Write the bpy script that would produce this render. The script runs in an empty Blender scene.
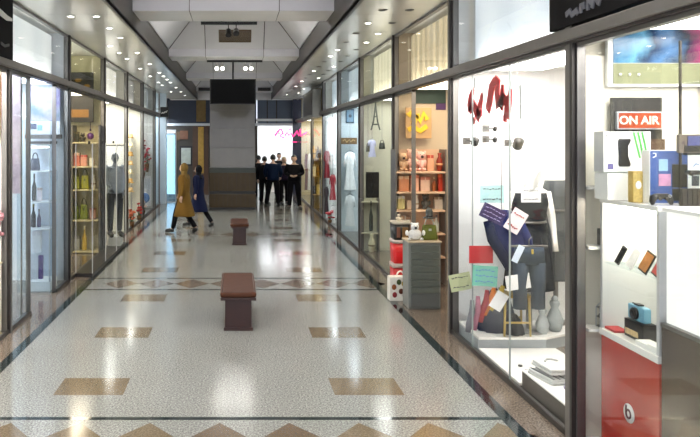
import bpy, bmesh, math, random
from mathutils import Vector, Matrix
random.seed(7)
scn = bpy.context.scene
COL = scn.collection

# ------------------------------------------------------------------ camera, world, exposure
cd = bpy.data.cameras.new('camera'); cam = bpy.data.objects.new('camera', cd); COL.objects.link(cam)
cam.location = (0, 0, 2.3); cam.rotation_euler = (math.pi/2, 0, 0)
cd.sensor_width = 36; cd.lens = 36.0; cd.shift_x = 115/700; cd.shift_y = -78.5/700
cd.clip_start = .05; cd.clip_end = 200
scn.camera = cam
w = bpy.data.worlds.new('mall_surroundings'); scn.world = w; w.use_nodes = True
w.node_tree.nodes['Background'].inputs[0].default_value = (.80, .86, 1, 1)
w.node_tree.nodes['Background'].inputs[1].default_value = 1.1
scn.view_settings.view_transform = 'Standard'; scn.view_settings.look = 'None'
scn.view_settings.gamma = 1; scn.view_settings.exposure = 0.62
SPOT_W = 14.0          # each lit downlight
SHOP_E = 7.0           # shop ceiling panels
COFFER_W = 135.0        # uplight lamps inside each ceiling coffer
scn.cycles.use_denoising = True
scn.cycles.max_bounces = 10; scn.cycles.transparent_max_bounces = 24; scn.cycles.glossy_bounces = 5
scn.cycles.sample_clamp_indirect = 6.0

# ------------------------------------------------------------------ helpers
def at(px, py, d):
    return Vector(((px-235)*d/700, d, 2.3-(py-140)*d/700))
def onx(px, py, X):
    return at(px, py, X*700/(px-235))

_mats = {}
def mat(name, color, rough=.5, metal=0.0, var=.06, scale=8.0, emit=0.0, bump=0.0, spec=.5, ecol=None):
    if name in _mats: return _mats[name]
    m = bpy.data.materials.new(name); m.use_nodes = True
    nt = m.node_tree; b = nt.nodes['Principled BSDF']
    b.inputs['Roughness'].default_value = rough; b.inputs['Metallic'].default_value = metal
    b.inputs['Specular IOR Level'].default_value = .08 if bump else spec
    tc = nt.nodes.new('ShaderNodeTexCoord'); nz = nt.nodes.new('ShaderNodeTexNoise')
    nz.inputs['Scale'].default_value = scale; nz.inputs['Detail'].default_value = 4
    nt.links.new(tc.outputs['Object'], nz.inputs['Vector'])
    mx = nt.nodes.new('ShaderNodeMix'); mx.data_type = 'RGBA'
    c = Vector(color[:3])
    mx.inputs[6].default_value = (*[max(0, x*(1-var)) for x in c], 1)
    mx.inputs[7].default_value = (*[min(1, x*(1+var)) for x in c], 1)
    nt.links.new(nz.outputs['Fac'], mx.inputs[0])
    nt.links.new(mx.outputs[2], b.inputs['Base Color'])
    if emit:
        b.inputs['Emission Color'].default_value = (*(ecol or color)[:3], 1)
        b.inputs['Emission Strength'].default_value = emit
    if bump:
        bp = nt.nodes.new('ShaderNodeBump'); bp.inputs['Strength'].default_value = bump; bp.inputs['Distance'].default_value = .01
        nt.links.new(nz.outputs['Fac'], bp.inputs['Height']); nt.links.new(bp.outputs[0], b.inputs['Normal'])
    _mats[name] = m; return m
def col(r, g, b, rough=.5, metal=0, var=.12, scale=14):
    return mat('paint_%03d_%03d_%03d_%d_%d' % (r*255, g*255, b*255, rough*100, metal*10), (r, g, b), rough, metal, var, scale)

def glassmat(name, tint, refl=.10, extra=0.0):
    m = bpy.data.materials.new(name); m.use_nodes = True; nt = m.node_tree; nt.nodes.clear()
    out = nt.nodes.new('ShaderNodeOutputMaterial'); mix = nt.nodes.new('ShaderNodeMixShader')
    tr = nt.nodes.new('ShaderNodeBsdfTransparent'); tr.inputs[0].default_value = (*tint, 1)
    gl = nt.nodes.new('ShaderNodeBsdfGlossy'); gl.inputs['Roughness'].default_value = .02
    lw = nt.nodes.new('ShaderNodeLayerWeight'); lw.inputs[0].default_value = .35
    mr = nt.nodes.new('ShaderNodeMapRange'); mr.inputs[3].default_value = refl; mr.inputs[4].default_value = min(1, refl+.15)
    nt.links.new(lw.outputs['Fresnel'], mr.inputs[0]); nt.links.new(mr.outputs[0], mix.inputs[0])
    nt.links.new(tr.outputs[0], mix.inputs[1]); nt.links.new(gl.outputs[0], mix.inputs[2]); nt.links.new(mix.outputs[0], out.inputs[0])
    return m

class MB:
    def __init__(s): s.bm = bmesh.new(); s.mats = []
    def mi(s, m):
        if m not in s.mats: s.mats.append(m)
        return s.mats.index(m)
    def _tag(s, faces, m, smooth=False):
        i = s.mi(m)
        for f in faces: f.material_index = i; f.smooth = smooth
    def box(s, x0, x1, y0, y1, z0, z1, m, bev=0.0):
        r = bmesh.ops.create_cube(s.bm, size=1)
        vs = r['verts']
        for v in vs:
            v.co = Vector(((x0+x1)/2+v.co.x*(x1-x0), (y0+y1)/2+v.co.y*(y1-y0), (z0+z1)/2+v.co.z*(z1-z0)))
        fs = {f for v in vs for f in v.link_faces}
        s._tag(fs, m)
        if bev:
            es = list({e for v in vs for e in v.link_edges})
            rr = bmesh.ops.bevel(s.bm, geom=es, offset=bev, segments=2, affect='EDGES', profile=.6)
            s._tag(rr['faces'], m, False)
        return s
    def quad(s, pts, m):
        f = s.bm.faces.new([s.bm.verts.new(Vector(p)) for p in pts]); s._tag([f], m); return s
    def lathe(s, prof, m, c=(0, 0, 0), n=16, sx=1, sy=1, smooth=True):
        rings = []
        for r, z in prof:
            rings.append([s.bm.verts.new((c[0]+sx*max(r, .0005)*math.cos(2*math.pi*k/n), c[1]+sy*max(r, .0005)*math.sin(2*math.pi*k/n), c[2]+z)) for k in range(n)])
        fs = []
        for a, b in zip(rings, rings[1:]):
            for k in range(n): fs.append(s.bm.faces.new((a[k], a[(k+1) % n], b[(k+1) % n], b[k])))
        fs.append(s.bm.faces.new(rings[0][::-1])); fs.append(s.bm.faces.new(rings[-1]))
        s._tag(fs, m, smooth); return s
    def loft(s, rings, m, n=20, power=2.0):
        """rings: (cx, cy, cz, rx, ry)"""
        R = []
        for cx, cy, cz, rx, ry in rings:
            row = []
            for k in range(n):
                a = 2*math.pi*k/n; ca, sa = math.cos(a), math.sin(a)
                row.append(s.bm.verts.new((cx+rx*math.copysign(abs(ca)**(2/power), ca), cy+ry*math.copysign(abs(sa)**(2/power), sa), cz)))
            R.append(row)
        fs = []
        for a, b in zip(R, R[1:]):
            for k in range(n): fs.append(s.bm.faces.new((a[k], a[(k+1) % n], b[(k+1) % n], b[k])))
        fs.append(s.bm.faces.new(R[0][::-1])); fs.append(s.bm.faces.new(R[-1]))
        s._tag(fs, m, True); return s
    def ball(s, c, r, m, n=14, sc=(1, 1, 1)):
        q = bmesh.ops.create_uvsphere(s.bm, u_segments=n, v_segments=max(6, n*2//3), radius=r)
        for v in q['verts']: v.co = Vector((c[0]+v.co.x*sc[0], c[1]+v.co.y*sc[1], c[2]+v.co.z*sc[2]))
        s._tag({f for v in q['verts'] for f in v.link_faces}, m, True); return s
    def tube(s, pts, r, m, n=8):
        pts = [Vector(p) for p in pts]
        rr = r if isinstance(r, (list, tuple)) else [r]*len(pts)
        rows = []; up0 = None
        for i, p in enumerate(pts):
            t = (pts[min(i+1, len(pts)-1)]-pts[max(i-1, 0)]).normalized()
            ref = Vector((0, 0, 1)) if abs(t.z) < .9 else Vector((1, 0, 0))
            if up0 is not None: ref = up0
            u = (ref - t*ref.dot(t)).normalized(); v = t.cross(u); up0 = u
            rows.append([s.bm.verts.new(p+(u*math.cos(2*math.pi*k/n)+v*math.sin(2*math.pi*k/n))*rr[i]) for k in range(n)])
        fs = []
        for a, b in zip(rows, rows[1:]):
            for k in range(n): fs.append(s.bm.faces.new((a[k], a[(k+1) % n], b[(k+1) % n], b[k])))
        fs.append(s.bm.faces.new(rows[0][::-1])); fs.append(s.bm.faces.new(rows[-1]))
        s._tag(fs, m, True); return s
    def ribbon(s, pts, width, axis, thick, m):
        """flat stroke: pts are 3D points in a plane whose normal is axis ('x' or 'y')"""
        pts = [Vector(p) for p in pts]; nrm = Vector((1, 0, 0)) if axis == 'x' else Vector((0, 1, 0))
        ws = width if isinstance(width, (list, tuple)) else [width]*len(pts)
        L = []
        for i, p in enumerate(pts):
            t = (pts[min(i+1, len(pts)-1)]-pts[max(i-1, 0)]).normalized(); sd = t.cross(nrm)*ws[i]/2; o = nrm*thick/2
            L.append([s.bm.verts.new(p+sd+o), s.bm.verts.new(p-sd+o), s.bm.verts.new(p-sd-o), s.bm.verts.new(p+sd-o)])
        fs = []
        for a, b in zip(L, L[1:]):
            for k in range(4): fs.append(s.bm.faces.new((a[k], a[(k+1) % 4], b[(k+1) % 4], b[k])))
        fs.append(s.bm.faces.new(L[0][::-1])); fs.append(s.bm.faces.new(L[-1]))
        s._tag(fs, m); return s
    def prism(s, poly, z0, z1, m):
        a = [s.bm.verts.new((x, y, z0)) for x, y in poly]; b = [s.bm.verts.new((x, y, z1)) for x, y in poly]
        n = len(poly); fs = [s.bm.faces.new(a[::-1]), s.bm.faces.new(b)]
        for k in range(n): fs.append(s.bm.faces.new((a[k], a[(k+1) % n], b[(k+1) % n], b[k])))
        s._tag(fs, m); return s
    def xf(s, M): bmesh.ops.transform(s.bm, matrix=M, verts=s.bm.verts); return s
    def build(s, name, parent=None, loc=None, **kw):
        bmesh.ops.recalc_face_normals(s.bm, faces=s.bm.faces)
        me = bpy.data.meshes.new(name); s.bm.to_mesh(me); s.bm.free()
        for m in s.mats: me.materials.append(m)
        o = bpy.data.objects.new(name, me); COL.objects.link(o)
        if parent: o.parent = parent
        if loc is not None: o.location = loc
        for k, v in kw.items(): o[k] = v
        return o
def thing(name, label, cat, loc=(0, 0, 0), rz=0.0, group=None):
    o = bpy.data.objects.new(name, None); COL.objects.link(o); o.empty_display_size = .1
    o.location = loc; o.rotation_euler = (0, 0, rz); o['label'] = label; o['category'] = cat
    if group: o['group'] = group
    return o
def tag(o, label, cat, group=None):
    o['label'] = label; o['category'] = cat
    if group: o['group'] = group
    return o
def copy_tree(o, parent=None):
    c = o.copy(); COL.objects.link(c)
    if parent: c.parent = parent
    for ch in [x for x in bpy.data.objects if x.parent == o]: copy_tree(ch, c)
    return c
def struct(o): o['kind'] = 'structure'; return o
def textmesh(name, s, size, m, parent, loc, rot, depth=.004, bold=.0, sx=1.0):
    c = bpy.data.curves.new(name, 'FONT'); c.body = s; c.size = size; c.extrude = depth; c.offset = bold
    c.align_x = 'CENTER'; c.align_y = 'CENTER'
    t = bpy.data.objects.new(name+'_curve', c); COL.objects.link(t)
    dg = bpy.context.evaluated_depsgraph_get(); me = bpy.data.meshes.new_from_object(t.evaluated_get(dg))
    bpy.data.objects.remove(t); me.materials.clear(); me.materials.append(m)
    o = bpy.data.objects.new(name, me); COL.objects.link(o); o.parent = parent; o.location = loc; o.rotation_euler = rot; o.scale = (sx, 1, 1)
    return o

# ------------------------------------------------------------------ main materials
def granite(name, base, dark, light, rough):
    m = bpy.data.materials.new(name); m.use_nodes = True; nt = m.node_tree; b = nt.nodes['Principled BSDF']
    tc = nt.nodes.new('ShaderNodeTexCoord')
    v = nt.nodes.new('ShaderNodeTexNoise'); v.inputs['Scale'].default_value = 62; v.inputs['Detail'].default_value = 5; v.inputs['Roughness'].default_value = .75
    n2 = nt.nodes.new('ShaderNodeTexNoise'); n2.inputs['Scale'].default_value = 1.1; n2.inputs['Detail'].default_value = 3
    cr = nt.nodes.new('ShaderNodeValToRGB'); e = cr.color_ramp.elements
    e[0].position = .36; e[0].color = (*dark, 1); e[1].position = .62; e[1].color = (*light, 1)
    k = e.new(.5); k.color = (*base, 1)
    mx = nt.nodes.new('ShaderNodeMix'); mx.data_type = 'RGBA'; mx.blend_type = 'MULTIPLY'; mx.inputs[0].default_value = .35
    cr2 = nt.nodes.new('ShaderNodeValToRGB'); cr2.color_ramp.elements[0].color = (.75, .74, .7, 1); cr2.color_ramp.elements[0].position = .3; cr2.color_ramp.elements[1].position = .7
    nt.links.new(tc.outputs['Object'], v.inputs['Vector']); nt.links.new(tc.outputs['Object'], n2.inputs['Vector'])
    nt.links.new(v.outputs['Fac'], cr.inputs[0]); nt.links.new(n2.outputs['Fac'], cr2.inputs[0])
    nt.links.new(cr.outputs[0], mx.inputs[6]); nt.links.new(cr2.outputs[0], mx.inputs[7]); nt.links.new(mx.outputs[2], b.inputs['Base Color'])
    b.inputs['Roughness'].default_value = rough; b.inputs['Specular IOR Level'].default_value = .9
    bp = nt.nodes.new('ShaderNodeBump'); bp.inputs['Strength'].default_value = .05; bp.inputs['Distance'].default_value = .004
    n3 = nt.nodes.new('ShaderNodeTexNoise'); n3.inputs['Scale'].default_value = 9
    nt.links.new(tc.outputs['Object'], n3.inputs['Vector']); nt.links.new(n3.outputs['Fac'], bp.inputs['Height']); nt.links.new(bp.outputs[0], b.inputs['Normal'])
    return m
G_GREY = granite('granite_grey', (.235, .235, .222), (.085, .085, .082), (.44, .44, .415), .15)
G_TAN = granite('granite_tan', (.160, .116, .068), (.10, .075, .05), (.22, .175, .12), .12)
G_ROSE = granite('granite_rose', (.165, .128, .10), (.08, .062, .05), (.27, .22, .18), .1)
G_BLACK = granite('granite_black', (.012, .02, .024), (.005, .01, .012), (.035, .05, .05), .08)
G_BROWN = granite('granite_brown', (.13, .09, .06), (.07, .05, .03), (.2, .15, .1), .12)
SOFFIT = mat('soffit_metal', (.66, .645, .60), .20, .25, .08, 1.2)
SOFFIT_EDGE = mat('soffit_edge', (.040, .034, .029), .4, .0, .2, 3)
COFFER = mat('coffer_plaster', (.66, .65, .67), .6, 0, .08, 1.5)
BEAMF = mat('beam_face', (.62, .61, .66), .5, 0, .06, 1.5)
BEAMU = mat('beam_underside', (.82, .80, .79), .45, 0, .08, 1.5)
TRANSOM = mat('transom_metal', (.20, .185, .175), .42, .6, .15, 5)
DARKMETAL = mat('dark_metal', (.05, .043, .04), .4, .5, .2, 10)
FRAME = mat('frame_metal', (.19, .18, .175), .35, .7, .15, 8)
BLACK = mat('black_plastic', (.012, .012, .013), .35, 0, .2, 10)
SCREEN = mat('black_screen', (.002, .002, .003), .5, 0, .2, 3, spec=.1)
WHITE = mat('white_paint', (.84, .84, .82), .5, 0, .03, 3)
WHITEG = mat('white_gloss', (.86, .85, .83), .15, 0, .03, 3)
CREAM = mat('cream_paint', (.80, .74, .58), .5, 0, .05, 3)
DIFF = mat('lamp_diffuser', (1, .98, .94), .5, 0, 0, 3, emit=SHOP_E)
DOWN = mat('downlight_lens', (1, .95, .86), .4, 0, 0, 3, emit=10)
DOWNOFF = mat('downlight_lens_unlit', (.05, .05, .05), .6, .0, .1, 3, spec=.1)
GLASS = glassmat('shop_glass', (.975, .985, .98), .004)
GLASSB = glassmat('green_edge_glass', (.94, .97, .97), .02)
LEATHER = mat('brown_leather', (.070, .028, .017), .42, 0, .25, 12, bump=.25)
WOODRED = mat('dark_red_wood', (.030, .009, .007), .35, 0, .35, 9)
SKIN = mat('skin', (.52, .33, .24), .55, 0, .05, 10)
HAIRB = mat('hair_black', (.012, .010, .009), .5, 0, .3, 30)

XL, XR, ZT, ZS, ZU = -2.72, 2.60, 3.11, 4.0, 4.28
SOL, SOR = -1.57, 1.52
YB = [8.42, 11.45, 14.55, 17.6, 20.6, 23.7]
YR0 = 5.42
YN, YE = -1.0, 29.5

# ------------------------------------------------------------------ floor
f = MB(); e = .0012
f.box(-5.2, 5.2, YN, 34, -.2, 0, G_GREY)
def inlay(x0, x1, y0, y1, m, z=e): f.quad([(x0, y0, z), (x1, y0, z), (x1, y1, z), (x0, y1, z)], m)
inlay(-5.2, -2.42, YN, YE, G_ROSE); inlay(2.30, 5.2, YN, YE, G_ROSE)
inlay(-2.42, -2.31, YN, YE, G_BLACK, 2*e); inlay(2.19, 2.30, YN, YE, G_BLACK, 2*e)
for k in range(-1, 4):
    a = 4.87+5.86*k
    inlay(-2.31, 2.19, a+.88, a+.94, G_BLACK); inlay(-2.31, 2.19, a, a+.06, G_BLACK)
    x = -2.1
    while x < 2.1:
        m = G_ROSE if k > 0 else (G_BROWN if abs(x+.05) < .4 else G_TAN)
        if x+.28 < 2.19: f.quad([(x, a+.47, e), (x+.28, a+.12, e), (x+.56, a+.47, e), (x+.28, a+.82, e)], m)
        x += .565
    for j in range(3):
        yc = a+.94+.50+1.83*j
        inlay(-1.64, -1.01, yc, yc+.45, G_TAN); inlay(.90, 1.53, yc, yc+.45, G_TAN)
struct(f.build('floor'))

# ------------------------------------------------------------------ ceiling with beams and coffers
c = MB()
for (xa, xb) in ((XL, SOL), (SOR, XR)):
    c.box(xa, xb, YN, YE, ZS, ZS+.05, SOFFIT)
c.box(SOL-.04, SOL, YN, YE, ZS-.012, ZU+.16, SOFFIT_EDGE); c.box(SOR, SOR+.04, YN, YE, ZS-.012, ZU+.16, SOFFIT_EDGE)
for k in range(int((YE-YN)/1.5)):                                    # hairline joints between the soffit panels
    yy = YN+1.5*k
    c.box(XL, SOL, yy, yy+.006, ZS-.001, ZS+.01, FRAME); c.box(SOR, XR, yy, yy+.006, ZS-.001, ZS+.01, FRAME)
beams = [4.87+5.86*k for k in range(-1, 5)]
ZV0, ZV1, INS = 4.46, 5.02, .52
for a in beams:
    if a < YN-.5: continue
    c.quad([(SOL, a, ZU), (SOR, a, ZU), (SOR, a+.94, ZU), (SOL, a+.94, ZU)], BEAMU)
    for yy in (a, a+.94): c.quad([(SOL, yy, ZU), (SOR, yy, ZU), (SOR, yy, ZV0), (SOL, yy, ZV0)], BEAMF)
for a in beams[:-1]:
    y0, y1 = a+.94, a+5.86
    o = [(SOL, y0, ZV0), (SOR, y0, ZV0), (SOR, y1, ZV0), (SOL, y1, ZV0)]
    i = [(SOL+INS, y0+INS, ZV1), (SOR-INS, y0+INS, ZV1), (SOR-INS, y1-INS, ZV1), (SOL+INS, y1-INS, ZV1)]
    for k in range(4): c.quad([o[k], o[(k+1) % 4], i[(k+1) % 4], i[k]], COFFER)
    c.quad(i, COFFER)
    for k in range(4): c.tube([o[k], i[k]], .014, DARKMETAL, 6)         # hip seams
    for px_x in (-.70, .68):                                          # joints across slope and beam
        c.tube([(px_x, y1, ZV0+.0), (px_x, y1-INS, ZV1)], .009, DARKMETAL, 6)
        c.tube([(px_x, y1, ZU), (px_x, y1, ZV0)], .006, FRAME, 6)
        c.tube([(px_x, y1, ZU), (px_x, y1+.94, ZU)], .006, FRAME, 6)
c.box(XL, XR, YE-.05, YE, ZS-.02, ZV1, COFFER)
struct(c.build('ceiling'))
c = MB(); c.box(-5.2, XL+.0, YN, YE, ZS+.06, ZS+.1, WHITE); c.box(XR, 5.2, YN, YE, ZS+.06, ZS+.1, WHITE); c.box(-5.2, 5.2, YN, 34, 5.2, 5.25, WHITE)
struct(c.build('roof'))

# ------------------------------------------------------------------ shop walls
PART = {  # bay far-end partition colours
 'R0': ('wallpaint_r0', (.72, .66, .54)), 'R1': ('wallpaint_r1', (.90, .91, .92)), 'R2': ('wallpaint_r2', (.62, .50, .36)),
 'R3': ('wallpaint_r3', (.68, .66, .52)), 'R4': ('wallpaint_r4', (.55, .62, .66)), 'R5': ('wallpaint_r5', (.66, .66, .62)), 'R6': ('wallpaint_r6', (.50, .40, .20)),
 'Lm': ('wallpaint_lm', (.92, .90, .86)), 'L0': ('wallpaint_l0', (.74, .78, .84)), 'L1': ('wallpaint_l1', (.72, .68, .46)),
 'L2': ('wallpaint_l2', (.72, .70, .62)), 'L3': ('wallpaint_l3', (.72, .68, .58)), 'L4': ('wallpaint_l4', (.60, .62, .62)), 'L5': ('wallpaint_l5', (.5, .58, .62))}
def pm(k): return mat(PART[k][0], PART[k][1], .5, 0, .04, 2)
wn = 0
def partition(side, y, k):
    o = MB()
    x0, x1 = (XR+.05, 5.1) if side > 0 else (-5.1, XL-.05)
    o.box(x0, x1, y, y+.06, 0, ZS+.05, pm(k)); return struct(o.build('wall_shop_partition'))
rb = [YN, YR0]+YB+[YE]; lb = [YN, 5.4]+YB+[YE]
for y, k in zip(rb[1:], ['R0', 'R1', 'R2', 'R3', 'R4', 'R5', 'R6', 'R6']): partition(1, y+.02, k)
for y, k in zip(lb[1:], ['Lm', 'Lm', 'L0', 'L1', 'L2', 'L3', 'L4', 'L5']): partition(-1, y+.02, k)
o = MB(); o.box(5.1, 5.2, YN, 34, 0, 5.2, WHITE); struct(o.build('wall_right'))
o = MB(); o.box(-5.2, -5.1, YN, 34, 0, 5.2, WHITE); struct(o.build('wall_left'))
o = MB(); o.box(XR+.12, 5.1, YN, YE, ZT+.05, ZT+.09, WHITE); struct(o.build('ceiling_shop_right'))
o = MB(); o.box(-5.1, XL-.12, YN, YE, ZT+.15, ZT+.19, WHITE); struct(o.build('ceiling_shop_left'))

# shop ceiling panels (lamps inside the shops)
bays = [(1, a, b) for a, b in zip(rb, rb[1:])]+[(-1, a, b) for a, b in zip(lb, lb[1:])]
E_BAY = {('R', 0): 34.0, ('R', 1): 50.0, ('R', 2): 20, ('R', 3): 20, ('R', 4): 30, ('R', 5): 45, ('R', 6): 26, ('R', 7): 26,
         ('L', 0): 40, ('L', 1): 70, ('L', 2): 40, ('L', 3): 30, ('L', 4): 44, ('L', 5): 44, ('L', 6): 22, ('L', 7): 34}
names_r = ['the electronics shop', 'the clothing shop', 'the gift shop', 'the cream walled shop', 'the blue walled shop', 'the white dress shop', 'the gold display shop', 'the last shop window']
names_l = ['the shop under the black letter sign', 'the bright orange poster shop', 'the bottle cabinet shop', 'the green bag shop', 'the mannequin case shop', 'the flower shop', 'the rose display shop', 'the blue glass door shop']
cnt = {1: 0, -1: 0}
for s, a, b in bays:
    i = cnt[s]; cnt[s] += 1
    sd = 'R' if s > 0 else 'L'; en = E_BAY[(sd, i)]*.30
    warm = (1, .86, .64) if (sd, i) in (('R', 2), ('R', 6), ('L', 3)) else ((.86, .93, 1) if (sd, i) in (('R', 4), ('L', 2), ('L', 7), ('R', 5)) else (1, .97, .92))
    dm = mat('lamp_diffuser_%s%d' % (sd, i), warm, .5, 0, 0, 3, emit=en)
    z = ZT+.05 if s > 0 else ZT+.15
    x = (XR+.55) if s > 0 else (XL-.55)
    ym = (a+b)/2; hl = (b-a)/2-.35
    t = thing('ceiling_light', 'long recessed lamp panel in the ceiling of '+(names_r if s > 0 else names_l)[i], 'ceiling light', (x, ym, z))
    h = MB(); h.box(-.40, .40, -hl-.04, hl+.04, -.05, -.002, WHITE); h.build('housing', t)
    h = MB(); h.box(-.37, .37, -hl, hl, -.058, -.051, dm); h.build('diffuser', t)

# ------------------------------------------------------------------ shopfronts : transoms, mullions, panes
def transom(x, s, z0, ya, yb):
    o = MB(); xo = x-s*.09
    o.box(min(x+s*.05, xo), max(x+s*.05, xo), ya, yb, z0-.055, z0+.03, TRANSOM, .01)
    o.box(min(x+s*.05, xo+s*.03), max(x+s*.05, xo+s*.03), ya, yb, z0-.075, z0-.056, DARKMETAL)
    return struct(o.build('beam_transom'))
transom(XR, 1, ZT, YN, YE); transom(XL, -1, ZT+.10, YN, YE-2)
for s, ys, X in ((1, [YR0]+YB, XR), (-1, [5.4]+YB, XL)):
    for y in ys:
        o = MB(); wd = .075 if y > 6 else .085
        zz = ZS-.002
        o.box(min(X-s*.04, X+s*.05), max(X-s*.04, X+s*.05), y-wd, y+.01, .0, zz, TRANSOM if y < 6 and s > 0 else FRAME)
        o.box(min(X-s*.05, X+s*.055), max(X-s*.05, X+s*.055), y-wd-.035, y-wd, .0, zz, DARKMETAL)
        struct(o.build('pillar_shopfront'))
CURT = {}
def glow_curtain(name, c1, c2, scale):
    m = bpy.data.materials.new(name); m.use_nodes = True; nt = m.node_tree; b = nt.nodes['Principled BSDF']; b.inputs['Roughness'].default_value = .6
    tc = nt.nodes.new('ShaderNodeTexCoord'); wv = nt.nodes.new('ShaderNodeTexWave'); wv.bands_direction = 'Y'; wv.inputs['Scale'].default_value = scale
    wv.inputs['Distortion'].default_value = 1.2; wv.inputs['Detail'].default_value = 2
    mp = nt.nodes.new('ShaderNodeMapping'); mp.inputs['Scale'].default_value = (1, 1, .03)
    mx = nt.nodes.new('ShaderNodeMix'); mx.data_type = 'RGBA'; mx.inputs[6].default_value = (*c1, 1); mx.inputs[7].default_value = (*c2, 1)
    nt.links.new(tc.outputs['Object'], mp.inputs[0]); nt.links.new(mp.outputs[0], wv.inputs[0]); nt.links.new(wv.outputs[1], mx.inputs[0]); nt.links.new(mx.outputs[2], b.inputs['Base Color']); nt.links.new(mx.outputs[2], b.inputs['Emission Color']); b.inputs['Emission Strength'].default_value = .52  # blind colour also glows, standing in for light on the upper panes
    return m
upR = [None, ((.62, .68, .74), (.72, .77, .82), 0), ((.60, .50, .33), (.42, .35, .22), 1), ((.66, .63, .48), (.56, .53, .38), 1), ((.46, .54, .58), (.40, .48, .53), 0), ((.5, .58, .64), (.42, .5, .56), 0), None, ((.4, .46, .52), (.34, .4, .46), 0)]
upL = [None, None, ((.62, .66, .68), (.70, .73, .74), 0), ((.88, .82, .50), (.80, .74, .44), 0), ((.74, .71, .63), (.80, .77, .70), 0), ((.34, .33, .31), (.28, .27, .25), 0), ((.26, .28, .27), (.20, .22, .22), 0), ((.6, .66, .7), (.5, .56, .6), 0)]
n_win = 0
def window(s, X, a, b, z0, z1, glass=GLASS, frame=.03):
    global n_win; n_win += 1
    o = MB(); x0, x1 = min(X-s*.02, X+s*.04), max(X-s*.02, X+s*.04)
    o.box(x0, x1, a, b, z0, z0+frame, FRAME); o.box(x0, x1, a, b, z1-frame, z1, FRAME)
    o.box(x0, x1, a, a+frame*.6, z0, z1, FRAME); o.box(x0, x1, b-frame*.6, b, z0, z1, FRAME)
    o = struct(o.build('window_%d' % n_win))
    p = MB(); p.box(X-.004, X+.004, a+frame*.5, b-frame*.5, z0+frame*.9, z1-frame*.9, glass); p.build('pane', o)
    return o
for i, (a, b) in enumerate(zip(rb, rb[1:])):
    a2, b2 = a+.012, b-.125
    if i >= 1: window(1, XR, a2, b2, ZT+.03, ZS-.004)
    if i == 1: window(1, XR, a2, b2, .0, ZT-.076, GLASS, .022)
    elif i == 2: window(1, XR, 10.22, b2, .0, ZT-.076)
    elif i == 0: window(1, XR, a2, b2, .0, ZT-.076)
    else: window(1, XR, a2, b2, .0, ZT-.076, GLASSB)
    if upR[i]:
        c1, c2, k = upR[i]; m = glow_curtain('glow_curtain_r%d' % i, c1, c2, 1.1 if k else .3)
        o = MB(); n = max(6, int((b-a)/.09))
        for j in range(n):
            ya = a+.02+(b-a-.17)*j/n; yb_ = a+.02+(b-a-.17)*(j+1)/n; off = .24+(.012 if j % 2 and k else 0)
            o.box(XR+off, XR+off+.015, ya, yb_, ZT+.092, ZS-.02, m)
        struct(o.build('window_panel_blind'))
for i, (a, b) in enumerate(zip(lb, lb[1:])):
    a2, b2 = a+.012, b-.125
    if b > YE-1: b2 = 25.2
    if i >= 1: window(-1, XL, a2, b2, ZT+.13, ZS-.004)
    if i == 2: window(-1, XL, a2, 9.25, 0.0, ZT+.024, GLASSB); window(-1, XL, 10.55, b2, 0.0, ZT+.024, GLASSB)
    elif i in (0, 1): window(-1, XL, a2, b2, 0.0, ZT+.024)
    else: window(-1, XL, a2, b2, 0.0, ZT+.024, GLASS if i in (3, 4) else GLASSB)
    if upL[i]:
        c1, c2, k = upL[i]; m = glow_curtain('glow_curtain_l%d' % i, c1, c2, .3)
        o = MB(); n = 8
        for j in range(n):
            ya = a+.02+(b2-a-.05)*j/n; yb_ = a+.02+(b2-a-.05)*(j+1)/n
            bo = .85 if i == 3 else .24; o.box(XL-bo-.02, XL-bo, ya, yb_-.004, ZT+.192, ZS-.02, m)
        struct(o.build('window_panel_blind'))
# slim ledge lamps, added out of view to brighten the upper blinds
LEDGE_ADDED = mat('added_ledge_diffuser', (1, .97, .92), .5, 0, 0, 3, emit=8)
for s, bb, nm in ((1, rb, names_r), (-1, lb, names_l)):
    for i, (a, b) in enumerate(zip(bb, bb[1:])):
        if i == 0 or (s < 0 and i == 1): continue
        if s > 0 and i in (6,): continue
        x = XR+.17 if s > 0 else XL-.17; z = ZT+.091 if s > 0 else ZT+.191
        t = thing('added_ledge_lamp', 'added unseen strip lamp on the ledge in the upper window of '+nm[i], 'added strip light', (x, (a+b)/2, z))
        h = MB(); h.box(-.03, .03, -(b-a)/2+.2, (b-a)/2-.25, 0, .02, WHITE); h.build('housing', t)
        h = MB(); h.box(-.022, .022, -(b-a)/2+.22, (b-a)/2-.27, .021, .026, LEDGE_ADDED); h.build('diffuser', t)
w2 = [o for o in bpy.data.objects if o.name.startswith('window_') and abs(o.bound_box[0][1]-(YR0+.012)) < .01 and o.bound_box[0][2] < .1 and o.bound_box[0][0] > 0][0]
for y in (6.62, 7.66): o = MB(); o.box(XR-.008, XR+.008, y, y+.005, .03, ZT-.1, mat('glass_joint', (.30, .34, .34), .3)); o.build('glazing_joint', w2)
# baseboards under the glass
for s, X, nm, runs in ((1, XR, 'right', [(YN, 8.3), (10.22, YE)]), (-1, XL, 'left', [(YN, 9.25), (10.55, 25.2)])):
    for a, b in runs:
        o = MB(); o.box(min(X-s*.035, X-s*.021), max(X-s*.035, X-s*.021), a, b, .0, .05, DARKMETAL); struct(o.build('baseboard_'+nm))

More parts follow.
